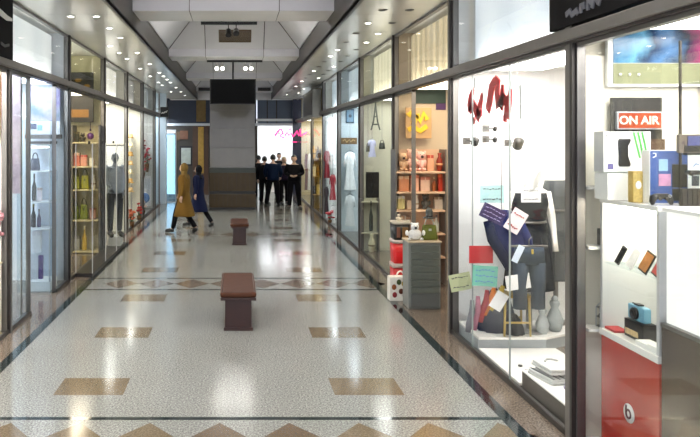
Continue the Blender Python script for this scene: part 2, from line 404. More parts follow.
# ------------------------------------------------------------------ end wall and shop behind it
o = MB(); EW = mat('end_wall_stone', (.045, .038, .03), .4, 0, .25, 2); NAVY = mat('navy_panel', (.014, .022, .045), .35, 0, .2, 2)
o.box(-5.2, -1.05, YE-.02, YE+.08, 0, 2.92, EW); o.box(-5.2, .9, YE-.02, YE+.08, 2.98, 5.2, NAVY)
o.box(-1.05, .95, YE-.02, YE+.08, 0, 2.98, EW)
struct(o.build('wall_back'))
o = MB(); o.box(-2.9, 2.6, YE-.12, YE+.1, 2.9, 3.0, mat('chrome_bar', (.5, .52, .55), .3, .7)); struct(o.build('beam_end_transom'))
BLUEP = mat('bluegrey_panel', (.10, .13, .19), .4, 0, .15, 2)
o = MB(); o.box(.95, 5.1, YE+.3, YE+.36, 3.0, 5.1, BLUEP)
for x in (1.35, 1.75, 2.45): o.box(x, x+.04, YE+.24, YE+.3, 3.0, 4.3, DARKMETAL)
struct(o.build('wall_upper_end'))
ENDW = mat('end_shop_white', (.9, .91, .92), .5, 0, .02, 2)
o = MB(); o.box(.9, 5.1, 32.6, 32.7, 0, 3.2, ENDW); o.box(.84, .9, YE, 32.7, 0, 3.2, ENDW); o.box(.9, 5.1, YE+.1, 32.7, 3.1, 3.2, ENDW); struct(o.build('wall_end_shop'))
t = thing('ceiling_light', 'wide lamp panel in the ceiling of the white shop behind the standing men', 'ceiling light', (2.0, 31.2, 3.1))
h = MB(); h.box(-.9, .9, -1.1, 1.1, -.05, -.002, WHITE); h.build('housing', t)
h = MB(); h.box(-.8, .8, -1.0, 1.0, -.058, -.051, mat('lamp_end', (.93, .96, 1), .5, 0, 0, 3, emit=6)); h.build('diffuser', t)
o = MB(); o.box(2.42, 2.78, YE-.2, YE-.02, 0, 4.0, mat('navy_pillar', (.012, .014, .035), .35)); struct(o.build('pillar_navy'))
# counter and shelf of the end shop
t = thing('shop_counter', 'low white counter in the end shop behind the standing men', 'counter', (1.8, 31.2, 0))
o = MB(); o.box(-.7, .7, -.25, .25, 0, .95, WHITE, .01); o.build('body', t); o = MB(); o.box(-.75, .75, -.3, .3, .95, 1.0, FRAME, .01); o.build('countertop', t)
# pink script sign
PINK = mat('pink_neon', (.9, .03, .22), .4, 0, .05, 4, emit=.9)
t = thing('shop_sign', 'pink script sign above the end shop entrance', 'sign', at(286, 134, YE-.3))
def pxs(lst, d, o0): return [at(a, b, d)-o0 for a, b in lst]
o = MB(); o0 = at(286, 134, YE-.3)
for st, wd in (([(275, 136), (278, 131), (281, 129), (283, 133), (280, 136), (284, 138)], .07), ([(285, 136), (287, 132), (289, 136), (291, 133), (293, 137)], .06),
               ([(294, 136), (297, 131), (299, 136)], .06), ([(300, 129), (301, 136), (304, 134), (307, 132)], .06), ([(286, 142), (297, 142)], .03), ([(289, 129.5), (291, 129)], .05)):
    o.ribbon(pxs(st, YE-.3, o0), wd, 'y', .04, PINK)
o.build('lettering', t)
o = MB(); o.box(-.55, 1.0, .04, .07, -.02, .01, FRAME); o.box(-.3, -.27, .04, .3, -.02, .3, FRAME); o.box(.6, .63, .04, .3, -.02, .3, FRAME); o.build('bracket', t)
# end wall left side furniture
t = thing('wooden_door', 'dark brown wooden door with gold panelling beside the big column', 'door', (-1.45, YE-.03, 0))
GOLDW = mat('gold_pattern', (.40, .24, .05), .35, .4, .45, 9)
o = MB(); o.box(-.33, .33, -.05, 0, 0, 2.88, mat('door_wood', (.07, .035, .02), .4, 0, .3, 5)); o.build('door_leaf', t)
o = MB(); o.box(-.10, .14, -.08, -.051, .9, 2.85, GOLDW, .01); o.build('gold_panel', t)
o = MB(); o.ball((-.26, -.09, 1.0), .035, FRAME, 10); o.tube([(-.26, -.09, 1), (-.26, -.04, 1)], .012, FRAME); o.build('handle', t)
t = thing('picture_frame', 'pale framed picture with dark frame on the end wall', 'picture frame', at(186, 156, YE-.04))
o = MB(); o.box(-.27, .27, -.02, .015, -.42, .42, BLACK, .008); o.build('frame', t)
o = MB(); o.box(-.20, .20, -.026, -.021, -.34, .34, mat('pale_print', (.38, .42, .38), .4, 0, .35, 6)); o.build('picture', t)
t = thing('gold_banner', 'tall gold patterned banner hung on the navy upper end wall', 'banner', at(201, 111, YE-.04))
o = MB(); o.box(-.2, .2, -.015, .01, -.45, .45, mat('gold_dull', (.16, .10, .03), .4, .3, .5, 7), .004); o.build('cloth', t)
o = MB(); o.tube([(-.23, -.005, .46), (.23, -.005, .46)], .012, FRAME); o.build('rod', t)
for i, (px, py) in enumerate(((176, 136), (184, 135))):
    o = MB(); o.box(-.17, .17, -.03, 0, -.18, .18, mat('brown_tile_%d' % i, (.12+.05*i, .075, .04), .4, 0, .4, 8), .006)
    tag(o.build('wall_plaque', None, at(px, py, YE-.05)), ['dark brown square plaque on the end wall under the chrome bar', 'lighter brown square plaque on the end wall above the picture'][i], 'plaque')

# ------------------------------------------------------------------ big column in the middle
t = thing('column', 'wide polished stone column with bronze lower panels behind the hanging screen', 'column', (-.085, 23.05, 0)); t.scale = (.856, 1, 1)
ST = mat('column_stone', (.17, .155, .14), .10, .1, .12, 3); BRZ = mat('column_bronze', (.055, .036, .016), .28, .5, .35, 4)
o = MB()
for i in range(5):
    z0 = 1.42+i*.62
    o.box(-.87, .87, 0, 1.7, z0+.006, min(z0+.62, 4.32), ST, .006)
o.box(-.86, .86, .01, 1.69, 0, 4.30, FRAME); o.build('stone_cladding', t)
o = MB(); o.box(-.90, .90, -.02, 1.72, .08, .52, BRZ, .01); o.box(-.90, .90, -.02, 1.72, .62, 1.22, BRZ, .01)
for k in range(11): o.box(-.87+k*.17, -.862+k*.17, -.024, -.019, .08, 1.22, DARKMETAL)
o.build('bronze_panel', t)
o = MB(); o.box(-.88, .88, -.01, 1.71, .52, .62, BLACK); o.box(-.89, .89, -.015, 1.715, 1.22, 1.38, mat('column_band', (.03, .035, .028), .3), .005); o.box(-.89, .89, -.015, 1.715, 0, .08, BLACK); o.build('dark_band', t)

# hanging screen
D = 17.5
t = thing('hanging_screen', 'large black flat television hung from the ceiling on a pole', 'television', (-.05, 17.56, 3.19))
o = MB(); o.box(-.575, .575, -.03, .04, 0, .64, BLACK, .01); o.build('casing', t)
o = MB(); o.box(-.55, .55, -.034, -.0305, .03, .615, SCREEN); o.build('screen', t)
o = MB(); o.tube([(0, .06, .3), (0, .06, ZU-3.19)], .022, BLACK, 10); o.box(-.1, .1, .04, .09, .2, .4, BLACK); o.box(-.09, .09, .0, .12, ZU-3.19-.015, ZU-3.19, BLACK); o.build('pole', t)
# tracks with spotlights
def spotlight(loc, lit, label, tilt, parent_group):
    t = thing('track_spotlight', label, 'spotlight', loc, 0, parent_group)
    m = WHITE if lit else BLACK
    o = MB(); o.tube([(0, 0, 0), (0, 0, -.07)], .008, m); o.build('arm', t)
    o = MB(); o.lathe([(.02, 0), (.045, .02), (.05, .13), (.052, .135)], m, n=14); o.xf(Matrix.Translation((0, 0, -.10)) @ Matrix.Rotation(tilt, 4, 'X') @ Matrix.Translation((0, 0, -.03))); o.build('lamp_head', t)
    o = MB(); o.lathe([(.044, .136), (.044, .142)], DOWN if lit else DOWNOFF, n=14, smooth=False); o.xf(Matrix.Translation((0, 0, -.10)) @ Matrix.Rotation(tilt, 4, 'X') @ Matrix.Translation((0, 0, -.03))); o.build('lens', t)
    if lit:
        l = bpy.data.lights.new('spot', 'SPOT'); l.energy = 1.2; l.spot_size = 1.4; l.shadow_soft_size = .03; l.color = (1, .97, .9)
        q = bpy.data.objects.new('lamp', l); COL.objects.link(q); q.parent = t; q.location = (0, -.14, -.17)
        q.rotation_euler = (.9, 0, math.pi)
    return t
for (y, x0, x1, z, lab) in ((11.72, -.57, .37, ZU-.02, 'first'), (17.38, -.70, .68, ZU-.02, 'second')):
    o = MB(); o.box(x0, x1, y-.02, y+.02, z-.03, z+.02, BLACK)
    for xx in ((x0+x1)/2-.12, (x0+x1)/2+.14): o.tube([(xx, y, z), (xx, y, ZU+ (.2 if y < 12 else .0))], .008, BLACK)
    tag(o.build('lighting_track'), 'black lighting track on the ceiling beam '+('near the air vent' if lab == 'first' else 'above the hanging screen'), 'lighting track')
spotlight((-.11, 11.72, ZU-.05), False, 'black spotlight on the unlit track, nearer the mustard coat side', 2.5, 'unlit spotlights')
spotlight((.02, 11.72, ZU-.05), False, 'black spotlight on the unlit track, centred beside its twin', 2.2, 'unlit spotlights')
for i, x in enumerate((-.45, -.31, .26, .40)):
    spotlight((x, 17.38, ZU-.05), True, 'white lit spotlight above the hanging screen, ' + ['at the end over the mustard coat', 'second from the mustard coat end', 'just past the pole', 'at the end over the standing men'][i], 2.2, 'lit spotlights over the screen')
# coffer vent and cove lamps
sl = math.atan2(ZV1-ZV0, INS)
t = thing('air_vent', 'brown louvred air vent set in the sloping coffer panel', 'air vent', (0, 16.335, ZV0+.27)); t.rotation_euler = (0, 0, 0)
o = MB(); VN = mat('vent_brown', (.16, .12, .08), .5, .2, .2, 9)
Rm = Matrix.Rotation(-sl, 4, 'X')
for zz in (-.17, .15): o.box(-.38, .38, zz, zz+.02, -.02, .01, VN)
for xx in (-.38, .36): o.box(xx, xx+.02, -.17, .17, -.02, .01, VN)
o.xf(Rm); o.build('frame', t)
o = MB()
for k in range(9): o.box(-.36, .36, -.145+k*.033, -.125+k*.033, -.012, .004, VN)
o.box(-.36, .36, -.15, .15, .006, .009, DARKMETAL); o.xf(Rm); o.build('louvres', t)
for i, (x, lab) in enumerate(((-1.22, 'coat woman side'), (1.18, 'group of men side'))):
    o = MB(); o.box(-.26, .26, -.02, .0, -.07, .07, BLACK, .004)
    for k in range(4): o.box(-.24, .24, -.03, -.021, -.05+k*.03, -.035+k*.03, DARKMETAL)
    tag(o.build('ceiling_grille', None, (x, 28.28, ZU+.07)), 'black slot grille on the last ceiling beam, '+lab+' of the column', 'grille')
for k, a in enumerate(beams[:-1]):
    y0, y1 = a+.94, a+5.86; ym = (y0+y1)/2
    if ym < 0: continue
    t = thing('cove_lamp', 'slim white lamp fitting in the ceiling coffer, number %s from the entrance' % ['one', 'two', 'three', 'four', 'five'][min(k, 4)], 'ceiling light', (-.02, ym-.3, ZV1))
    o = MB(); o.box(-.5, .5, -.12, .12, -.06, -.002, WHITE, .01); o.build('housing', t)
    o = MB(); o.box(-.46, .46, -.09, .09, -.068, -.061, mat('cove_diffuser_%d' % (k > 2), (1, .97, .93), .5, 0, 0, 3, emit=COFFER_W*(.20 if k > 2 else .6))); o.build('diffuser', t)

# downlights in the soffits
def make_downlight(lit):
    t = thing('downlight', '', 'downlight')
    o = MB(); o.lathe([(.058, 0), (.058, -.008), (.040, -.010), (.040, -.004)], mat('downlight_ring', (.16, .15, .14), .5) if not lit else WHITE, n=18); o.build('trim_ring', t)
    o = MB(); o.lathe([(.036, -.006), (.036, -.0105)], DOWN if lit else DOWNOFF, n=18, smooth=False); o.build('lens', t)
    if lit:
        l = bpy.data.lights.new('downlight_spot', 'SPOT'); l.energy = SPOT_W; l.spot_size = 2.0; l.spot_blend = .6; l.shadow_soft_size = .05; l.color = (1, .95, .88)
        q = bpy.data.objects.new('lamp', l); COL.objects.link(q); q.parent = t; q.location = (0, 0, -.03)
    return t
protos = {}
ordn = ['first', 'second', 'third', 'fourth', 'fifth', 'sixth', 'seventh', 'eighth', 'ninth', 'tenth', 'eleventh', 'twelfth', 'thirteenth', 'fourteenth', 'fifteenth', 'sixteenth', 'seventeenth', 'eighteenth', 'nineteenth', 'twentieth', 'twenty-first']
litR = {(0, 2), (1, 3), (1, 4), (0, 5), (0, 6), (1, 8), (0, 9), (1, 11), (0, 12), (0, 14), (1, 15), (1, 17), (0, 18)}
litL = {(0, 2), (1, 4), (1, 5), (0, 10), (0, 12), (1, 12), (0, 16), (0, 1), (1, 1), (0, 3), (0, 5), (1, 6), (0, 7), (1, 8), (0, 9), (1, 10), (0, 11), (1, 13), (0, 14), (1, 16), (0, 18)}
for side, xs, lit in (('clothing shop side', (1.93, 2.28), litR), ('mannequin case side', (-1.90, -2.25), litL)):
    for c_, x in enumerate(xs):
        for j in range(20):
            y = 8.15+j*1.0 if side[0] == 'c' else 8.6+j*1.0
            L = (c_, j) in lit
            if not L and side[0] == 'm': continue
            if L not in protos: protos[L] = make_downlight(L); o = protos[L]
            else: o = copy_tree(protos[L])
            o.location = (x, y, ZS-.0005)
            o['label'] = '%s round downlight, %s, %s row, %s along' % ('lit' if L else 'unlit', side, 'inner' if c_ == 0 else 'wall', ordn[j])
            o['group'] = 'downlights in the soffits'

# ------------------------------------------------------------------ benches
def bench(loc, ln, wd, label):
    t = thing('bench', label, 'bench', loc, 0, 'leather topped benches along the hall')
    o = MB(); o.box(-wd/2+.055, wd/2-.055, .05, ln-.05, 0, .37, WOODRED, .006)
    o.box(-wd/2+.04, wd/2-.04, .035, ln-.035, 0, .04, WOODRED, .004); o.build('base', t)
    o = MB(); o.box(-wd/2, wd/2, 0, ln, .371, .405, WOODRED, .006); o.build('seat_board', t)
    o = MB()
    o.box(-wd/2-.005, wd/2+.005, -.005, ln+.005, .406, .47, LEATHER, .028); q = o.build('seat_cushion', t)
    o = MB(); o.tube([(-wd/2+.02, .02, .468), (wd/2-.02, .02, .468), (wd/2-.02, ln-.02, .468), (-wd/2+.02, ln-.02, .468), (-wd/2+.02, .02, .468)], .006, WOODRED, 6); o.build('piping', q)
    return t
bench((.04, 8.40, 0), 1.26, .43, 'brown leather topped box bench standing nearer the camera on the granite floor')
bench((.10, 15.25, 0), 1.10, .40, 'smaller looking brown box bench further down the hall before the column')

# ------------------------------------------------------------------ people
def skin_mesh(name, verts, edges, radii, mats_, parent, levels=2, extra=None, root=0):
    me = bpy.data.meshes.new(name); bm = bmesh.new(); sk = bm.verts.layers.skin.verify(); vs = [bm.verts.new(v) for v in verts]
    bm.verts.ensure_lookup_table()
    for a, b in edges: bm.edges.new((vs[a], vs[b]))
    for v, r in zip(vs, radii):
        v[sk].radius = (r, r) if not isinstance(r, tuple) else r
        v[sk].use_root = False
    vs[root][sk].use_root = True
    bm.to_mesh(me); bm.free()
    o = bpy.data.objects.new(name, me); COL.objects.link(o)
    o.modifiers.new('skin', 'SKIN').use_smooth_shade = True
    s = o.modifiers.new('sub', 'SUBSURF'); s.levels = levels; s.render_levels = levels
    dg = bpy.context.evaluated_depsgraph_get(); dg.update(); me2 = bpy.data.meshes.new_from_object(o.evaluated_get(dg))
    bpy.data.objects.remove(o)
    mb = MB(); mb.bm.from_mesh(me2); mb.mi(mats_)
    for f_ in mb.bm.faces: f_.material_index = 0; f_.smooth = True
    if extra: extra(mb)
    return mb.build(name, parent)
BASE = dict(pel=(0, 0, .95), sp=(0, .01, 1.12), ch=(0, .01, 1.32), nk=(0, .01, 1.47), hd=(0, 0, 1.56),
    sl=(.18, .01, 1.42), el=(.235, .02, 1.14), wl=(.235, -.06, .89), sr=(-.18, .01, 1.42), er=(-.235, .02, 1.14), wr=(-.235, -.06, .89),
    hl=(.09, 0, .90), kl=(.10, -.02, .50), al=(.10, .02, .10), tl=(.11, -.14, .035), hr=(-.09, 0, .90), kr=(-.10, -.02, .50), ar=(-.10, .02, .10), tr=(-.11, -.14, .035))
def head_shape(mb, c, m, turn):
    R = Matrix.Translation(c) @ Matrix.Rotation(turn, 4, 'Z')
    q = bmesh.ops.create_uvsphere(mb.bm, u_segments=20, v_segments=14, radius=1); 
    for v in q['verts']:
        x, y, z = v.co
        if z < 0: x *= 1-.32*(-z)**1.3; y = y*(1-.12*(-z))-(.10*(-z) if y < .2 else 0)
        p = Vector((x*.075, y*.095, z*.118))
        if y < -.9 and -.45 < z < .05: p.y -= .012*(1-abs(x)*3 if abs(x) < .33 else 0)
        v.co = R @ p
    fs = {f_ for v in q['verts'] for f_ in v.link_faces}
    k = mb.mi(m)
    for f_ in fs: f_.material_index = k; f_.smooth = True
    for sx in (-1, 1):
        q = bmesh.ops.create_uvsphere(mb.bm, u_segments=8, v_segments=6, radius=1)
        for v in q['verts']: v.co = R @ Vector((sx*.075+v.co.x*.010, .01+v.co.y*.018, -.005+v.co.z*.03))
        for f_ in {f_ for v in q['verts'] for f_ in v.link_faces}: f_.material_index = k; f_.smooth = True
    q = bmesh.ops.create_cone(mb.bm, segments=6, radius1=.017, radius2=.006, depth=.045, cap_ends=True)
    for v in q['verts']: v.co = R @ (Vector((0, -.098, -.012))+Vector((v.co.x, v.co.y-(.006 if v.co.z < 0 else -.006), v.co.z)))
    for f_ in {f_ for v in q['verts'] for f_ in v.link_faces}: f_.material_index = k; f_.smooth = True
def hand(mb, w_, e_, m, side):
    w_ = Vector(w_); d = (w_-Vector(e_)).normalized(); s = Vector((1, 0, 0)) if abs(d.x) < .7 else Vector((0, 1, 0))
    s = (s-d*s.dot(d)).normalized(); n = d.cross(s)
    fw = s.cross(d); fw = Vector((0, -1, 0))-d*Vector((0, -1, 0)).dot(d)
    fw = fw.normalized() if fw.length > .2 else n
    u = fw; c = w_+d*.05; inn = d.cross(u).normalized()
    if inn.x*side > 0: inn = -inn
    mb.tube([w_-d*.01, w_+d*.03, w_+d*.085], [.024, .034, .030], m, 10)
    for k, (off, ln) in enumerate(((-.027, .055), (-.009, .072), (.009, .078), (.027, .070))):
        b = w_+d*.075-u*off
        mb.tube([b, b+d*ln*.45+inn*.006, b+d*ln*.8+inn*.02, b+d*ln*.95+inn*.032], [.0095, .009, .008, .006], m, 6)
    b = w_+d*.02+u*.025; mb.tube([b, b+d*.03+u*.02+inn*.01, b+d*.06+u*.018+inn*.022], [.012, .010, .007], m, 6)
def body_parts(J, t, skin, plinth_z=0, turn=0, female=False):
    order = ['pel', 'sp', 'ch', 'nk', 'hd', 'sl', 'el', 'wl', 'sr', 'er', 'wr', 'hl', 'kl', 'al', 'tl', 'hr', 'kr', 'ar', 'tr']
    ix = {k: i for i, k in enumerate(order)}
    vs = [J[k] for k in order]
    ed = [('pel', 'sp'), ('sp', 'ch'), ('ch', 'nk'), ('nk', 'hd'), ('ch', 'sl'), ('sl', 'el'), ('el', 'wl'), ('ch', 'sr'), ('sr', 'er'), ('er', 'wr'), ('pel', 'hl'), ('hl', 'kl'), ('kl', 'al'), ('al', 'tl'), ('pel', 'hr'), ('hr', 'kr'), ('kr', 'ar'), ('ar', 'tr')]
    rad = dict(pel=.12, sp=.105, ch=.12, nk=.052, hd=.055, sl=.055, el=.038, wl=.024, sr=.055, er=.038, wr=.024, hl=.085, kl=.055, al=.036, tl=.03, hr=.085, kr=.055, ar=.036, tr=.03)
    hc = Vector(J['hd'])+Vector((0, -.012, .085))
    def ex(mb):
        head_shape(mb, hc, skin, turn)
        hand(mb, J['wl'], J['el'], skin, 1); hand(mb, J['wr'], J['er'], skin, -1)
    b = skin_mesh('body', vs, [(ix[a], ix[c_]) for a, c_ in ed], [rad[k] for k in order], skin, t, 2, ex)
    return b, hc
def person(name, label, loc, rz, h, pose, top, legs, hair=HAIRB, coat=None, scarf=None, turn=0, shoes=BLACK, skin=SKIN, cat='person', bag=None, open_=True, group=None):
    J = dict(BASE); J.update(pose); s = h/1.75
    t = thing(name, label, cat, loc, rz, group); t.scale = (s, s, s)
    b, hc = body_parts(J, t, skin, turn=turn)
    if legs:
        vs = [J['pel'], J['hl'], J['kl'], J['al'], J['hr'], J['kr'], J['ar'], tuple(Vector(J['pel'])+Vector((0, 0, .10)))]
        vs[3] = tuple(Vector(J['al'])*1.0-Vector((0, 0, .02))); vs[6] = tuple(Vector(J['ar'])*1.0-Vector((0, 0, .02)))
        skin_mesh('trousers', vs, [(0, 1), (1, 2), (2, 3), (0, 4), (4, 5), (5, 6), (0, 7)], [.135, .108, .076, .062, .108, .076, .062, .125], legs, t)
    for sd in ('l', 'r'):
        a, tt = Vector(J['a'+sd]), Vector(J['t'+sd]); 
        if shoes:
            dd = (tt-a); o = MB(); o.tube([a+Vector((0, .03, -.045))*1, a+dd*.45+Vector((0, 0, -.022)), tt+dd*.12, tt+dd*.42], [.054, .056, .052, .022], shoes, 10); o.build('shoe', t)
    if top:
        vs = [tuple(Vector(J['pel'])+Vector((0, 0, .0))), J['sp'], J['ch'], tuple(Vector(J['ch'])*.35+Vector(J['nk'])*.65), J['sl'], J['el'], tuple(Vector(J['wl'])*.93+Vector(J['el'])*.07), J['sr'], J['er'], tuple(Vector(J['wr'])*.93+Vector(J['er'])*.07)]
        skin_mesh('jacket' if not coat else 'coat_sleeves', vs, [(0, 1), (1, 2), (2, 3), (2, 4), (4, 5), (5, 6), (2, 7), (7, 8), (8, 9)], [(.16, .12), (.155, .13), (.165, .14), .085, .088, .062, .045, .088, .062, .045], top, t, 2, None, 1)
        if not coat:
            o = MB(); o.loft([(0, .0, .90, .175, .135), (0, 0, .97, .178, .138), (0, .005, 1.10, .165, .128), (0, .01, 1.28, .178, .132), (0, .01, 1.40, .16, .115), (0, .012, 1.46, .09, .075)], top, 22); o.build('jacket_body', t)
    if coat:
        o = MB(); kx = .02
        rings = [(0, .02, .43, .27, .27), (0, .02, .46, .272, .272), (0, .015, .62, .25, .225), (0, .01, .80, .215, .17), (0, .01, .97, .195, .145), (0, .01, 1.12, .17, .125), (0, .01, 1.28, .185, .13), (0, .01, 1.40, .175, .11), (0, .01, 1.47, .09, .075)]
        o.loft(rings, coat, 24); o.build('coat', t)
        o = MB(); o.tube([(.17*math.cos(a), .01+.13*math.sin(a), 1.08) for a in [k*math.pi/8 for k in range(17)]], .018, coat, 6); o.build('belt', t)
    if scarf:
        o = MB(); q = bmesh.ops.create_uvsphere(o.bm, u_segments=20, v_segments=14, radius=1)
        o.mi(scarf)
        for v in q['verts']:
            x, y, z = v.co
            v.co = Matrix.Translation(hc) @ Matrix.Rotation(turn, 4, 'Z') @ Vector((x*.094, y*.105+.028, z*.135+.008))
        for f_ in o.bm.faces: f_.smooth = True
        o.loft([(0, .01, 1.38, .165, .12), (0, .01, 1.44, .125, .10), (0, .012, 1.50, .082, .078), (hc.x, hc.y+.025, hc.z-.03, .08, .085)], scarf, 20); o.build('headscarf', t)
    elif hair:
        o = MB(); q = bmesh.ops.create_uvsphere(o.bm, u_segments=20, v_segments=14, radius=1); o.mi(hair)
        dele = []
        for v in q['verts']:
            x, y, z = v.co
            if (y < -.28 and z < .42) or z < -.62: dele.append(v)
            v.co = Matrix.Translation(hc) @ Matrix.Rotation(turn, 4, 'Z') @ Vector((x*.083, y*.102+.008, z*.125+.010))
        bmesh.ops.delete(o.bm, geom=dele, context='VERTS')
        for f_ in o.bm.faces: f_.smooth = True
        o.build('hair', t)
    if skin is SKIN:
        R = Matrix.Translation(hc) @ Matrix.Rotation(turn, 4, 'Z')
        for sx in (-1, 1):
            o = MB(); o.ball(R @ Vector((sx*.030, -.086, .008)), .011, BLACK, 8, (1.3, .6, .7)); o.build('eye', t)
        o = MB(); o.ball(R @ Vector((0, -.090, -.062)), .02, mat('lips', (.35, .12, .10), .5), 8, (1.1, .4, .3)); o.build('mouth', t)
    return t
MUST = mat('mustard_wool', (.155, .082, .017), .75, 0, .15, 20, bump=.2)
NVC = mat('navy_cloth', (.007, .010, .035), .7, 0, .15, 20, bump=.2); BKC = mat('black_cloth', (.006, .006, .008), .7, 0, .2, 20, bump=.2)
BK2 = mat('charcoal_cloth', (.010, .010, .013), .8, 0, .2, 20, bump=.2); BLJ = mat('blue_black_jacket', (.006, .014, .040), .6, 0, .2, 20, bump=.2); PURP = mat('plum_cloth', (.018, .012, .028), .8, 0, .2, 20, bump=.2)
SCARF = mat('mustard_scarf', (.17, .105, .03), .7, 0, .15, 20, bump=.2); BLOND = mat('hair_fair', (.42, .33, .2), .5, 0, .2, 30)
walk = dict(hl=(.085, -.02, .9), kl=(.09, -.17, .52), al=(.09, -.27, .11), tl=(.09, -.42, .05), hr=(-.085, .02, .9), kr=(-.09, .02, .49), ar=(-.09, .30, .15), tr=(-.09, .22, .035),
            el=(.24, .10, 1.17), wl=(.24, .05, .93), er=(-.24, -.06, 1.17), wr=(-.22, -.20, .97))
person('person', 'woman in a long mustard coat and headscarf walking across the hall', (-1.27, 17.35, 0), math.radians(-112), 1.70, walk, MUST, BKC, None, MUST, SCARF)
walk2 = dict(walk); walk2.update(dict(ar=(-.09, .42, .13), tr=(-.09, .34, .035), kr=(-.09, .12, .5)))
person('person', 'woman in a dark navy coat and black headscarf walking beside the mustard coat', (-.98, 18.7, 0), math.radians(-118), 1.60, walk2, NVC, BKC, None, NVC, BKC)
phone = dict(el=(.25, .03, 1.16), wl=(.06, -.22, 1.10), er=(-.25, .03, 1.16), wr=(-.06, -.22, 1.10), kl=(.12, -.02, .5), al=(.16, .02, .10), tl=(.19, -.13, .035), kr=(-.11, -.02, .5), ar=(-.13, .02, .10), tr=(-.16, -.13, .035))
def mg(px, feet, h, rz, label, pose, top, legs, **kw):
    d = 2.3*700/(feet-140); t = person('person', label, ((px-235)*d/700, d, 0), math.radians(rz), h, pose, top, legs, **kw); t.scale.x *= 1.18; t.scale.y *= 1.12; return t
mg(294, 209, 1.78, -8, 'man in black facing the camera with both hands joined at his waist', phone, BKC, BKC)
wide = dict(kl=(.14, -.02, .5), al=(.20, .05, .10), tl=(.23, -.10, .035), kr=(-.12, 0, .5), ar=(-.15, .0, .10), tr=(-.18, -.14, .035), wl=(.20, -.14, .98), wr=(-.20, -.14, .98))
mg(273, 206.5, 1.78, 172, 'man in a blue black jacket seen from behind with legs apart', wide, BLJ, BKC)
mg(264.5, 204.5, 1.70, 160, 'man in charcoal standing with his back turned beside the blue jacket', dict(), BK2, BKC)
mg(284, 204.5, 1.68, 20, 'fair haired person in plum top between the blue jacket and the man in black', dict(), PURP, BKC, hair=BLOND)
mg(258.5, 199, 1.68, 200, 'man in black half hidden by the column edge', dict(), BKC, BK2)
mg(279, 197, 1.76, 10, 'dark haired man at the back of the group, mostly hidden', dict(), BK2, BKC)

# ------------------------------------------------------------------ R1 clothing shop
Z15 = .145
pl = [(2.66, 7.66), (3.40, 7.66), (3.85, 7.9), (4.6, 8.35), (4.6, 8.44), (2.66, 8.35)]
t = thing('display_platform', 'low white angled platform carrying the clothes display in the white shop', 'platform', (0, 0, 0))
o = MB(); o.prism(pl, 0, .12, mat('platform_side', (.34, .37, .40), .35)); o.build('plinth', t)
o = MB(); o.prism([(x-.0, y-(.02 if y < 8 else 0)) for x, y in pl], .12, Z15, WHITEG); o.build('platform_top', t)
t = thing('floor_panel', 'white glossy floor slab behind the glass with two small black fittings', 'floor panel', (0, 0, 0))
o = MB(); o.box(2.66, 3.5, 6.55, 7.64, 0.002, .03, WHITEG, .005); o.build('slab', t)
o = MB(); o.lathe([(.022, .03), (.022, .045)], BLACK, (2.86, 7.02, 0), 12); o.lathe([(.022, .03), (.022, .045)], BLACK, (2.86, 6.86, 0), 12); o.build('fitting', t)
t = thing('display_plinth', 'dark fronted low plinth behind the glass with folded shirts on it', 'plinth', (0, 0, 0))
o = MB(); o.box(2.665, 3.6, 5.60, 6.50, 0, .15, mat('plinth_front', (.10, .09, .08), .4), .004); o.build('body', t)
o = MB(); o.box(2.665, 3.6, 5.60, 6.50, .151, .165, WHITE, .004); o.build('plinth_top', t)
def folded(loc, rz, c1, lab, sx=.30, sy=.36, h=.05, stripe=None):
    t = thing('folded_shirt', lab, 'shirt', loc, rz, 'folded shirts on the low plinth')
    o = MB(); o.box(-sx/2, sx/2, -sy/2, sy/2, 0, h*.5, c1, .012); o.box(-sx/2+.005, sx/2-.008, -sy/2+.004, sy/2-.01, h*.5, h, c1, .014)
    if stripe:
        for k in range(5): o.box(-sx/2+.02+k*.055, -sx/2+.035+k*.055, -sy/2+.01, sy/2-.01, h, h+.002, stripe)
    o.build('folded_body', t)
    o = MB(); o.tube([(-.06, sy/2-.10, h+.006), (-.03, sy/2-.05, h+.012), (.03, sy/2-.05, h+.012), (.06, sy/2-.10, h+.006)], [.012]*4, c1, 6); o.build('collar', t)
    return t
cl = {k: mat('cloth_'+k, v, .8, 0, .15, 25, bump=.2) for k, v in dict(white=(.62, .62, .62), grey=(.16, .16, .18), blue=(.018, .024, .10), red=(.28, .012, .02), navy=(.008, .012, .04), orange=(.5, .14, .02), yellow=(.55, .38, .06), denim=(.03, .045, .07), pink=(.35, .14, .2), lilac=(.3, .27, .42), black=(.012, .012, .02)).items()}
folded((2.86, 6.27, .166), .2, cl['white'], 'white and grey striped folded shirt, bottom of the stack on the plinth corner', stripe=cl['grey'])
folded((2.87, 6.27, .245), .1, cl['white'], 'plain white folded shirt, topmost on the plinth corner stack', .28, .33)
folded((3.20, 6.30, .166), -.1, cl['pink'], 'dusty pink folded shirt beside the white stack on the plinth', .26, .30, .07)
folded((3.42, 5.86, .166), .3, cl['white'], 'white folded shirt at the back of the plinth', .28, .36, .16)
folded((2.98, 5.84, .166), .1, cl['lilac'], 'lilac striped folded shirt lying nearest the dark pillar on the plinth', .30, .36, .06, stripe=cl['red'])

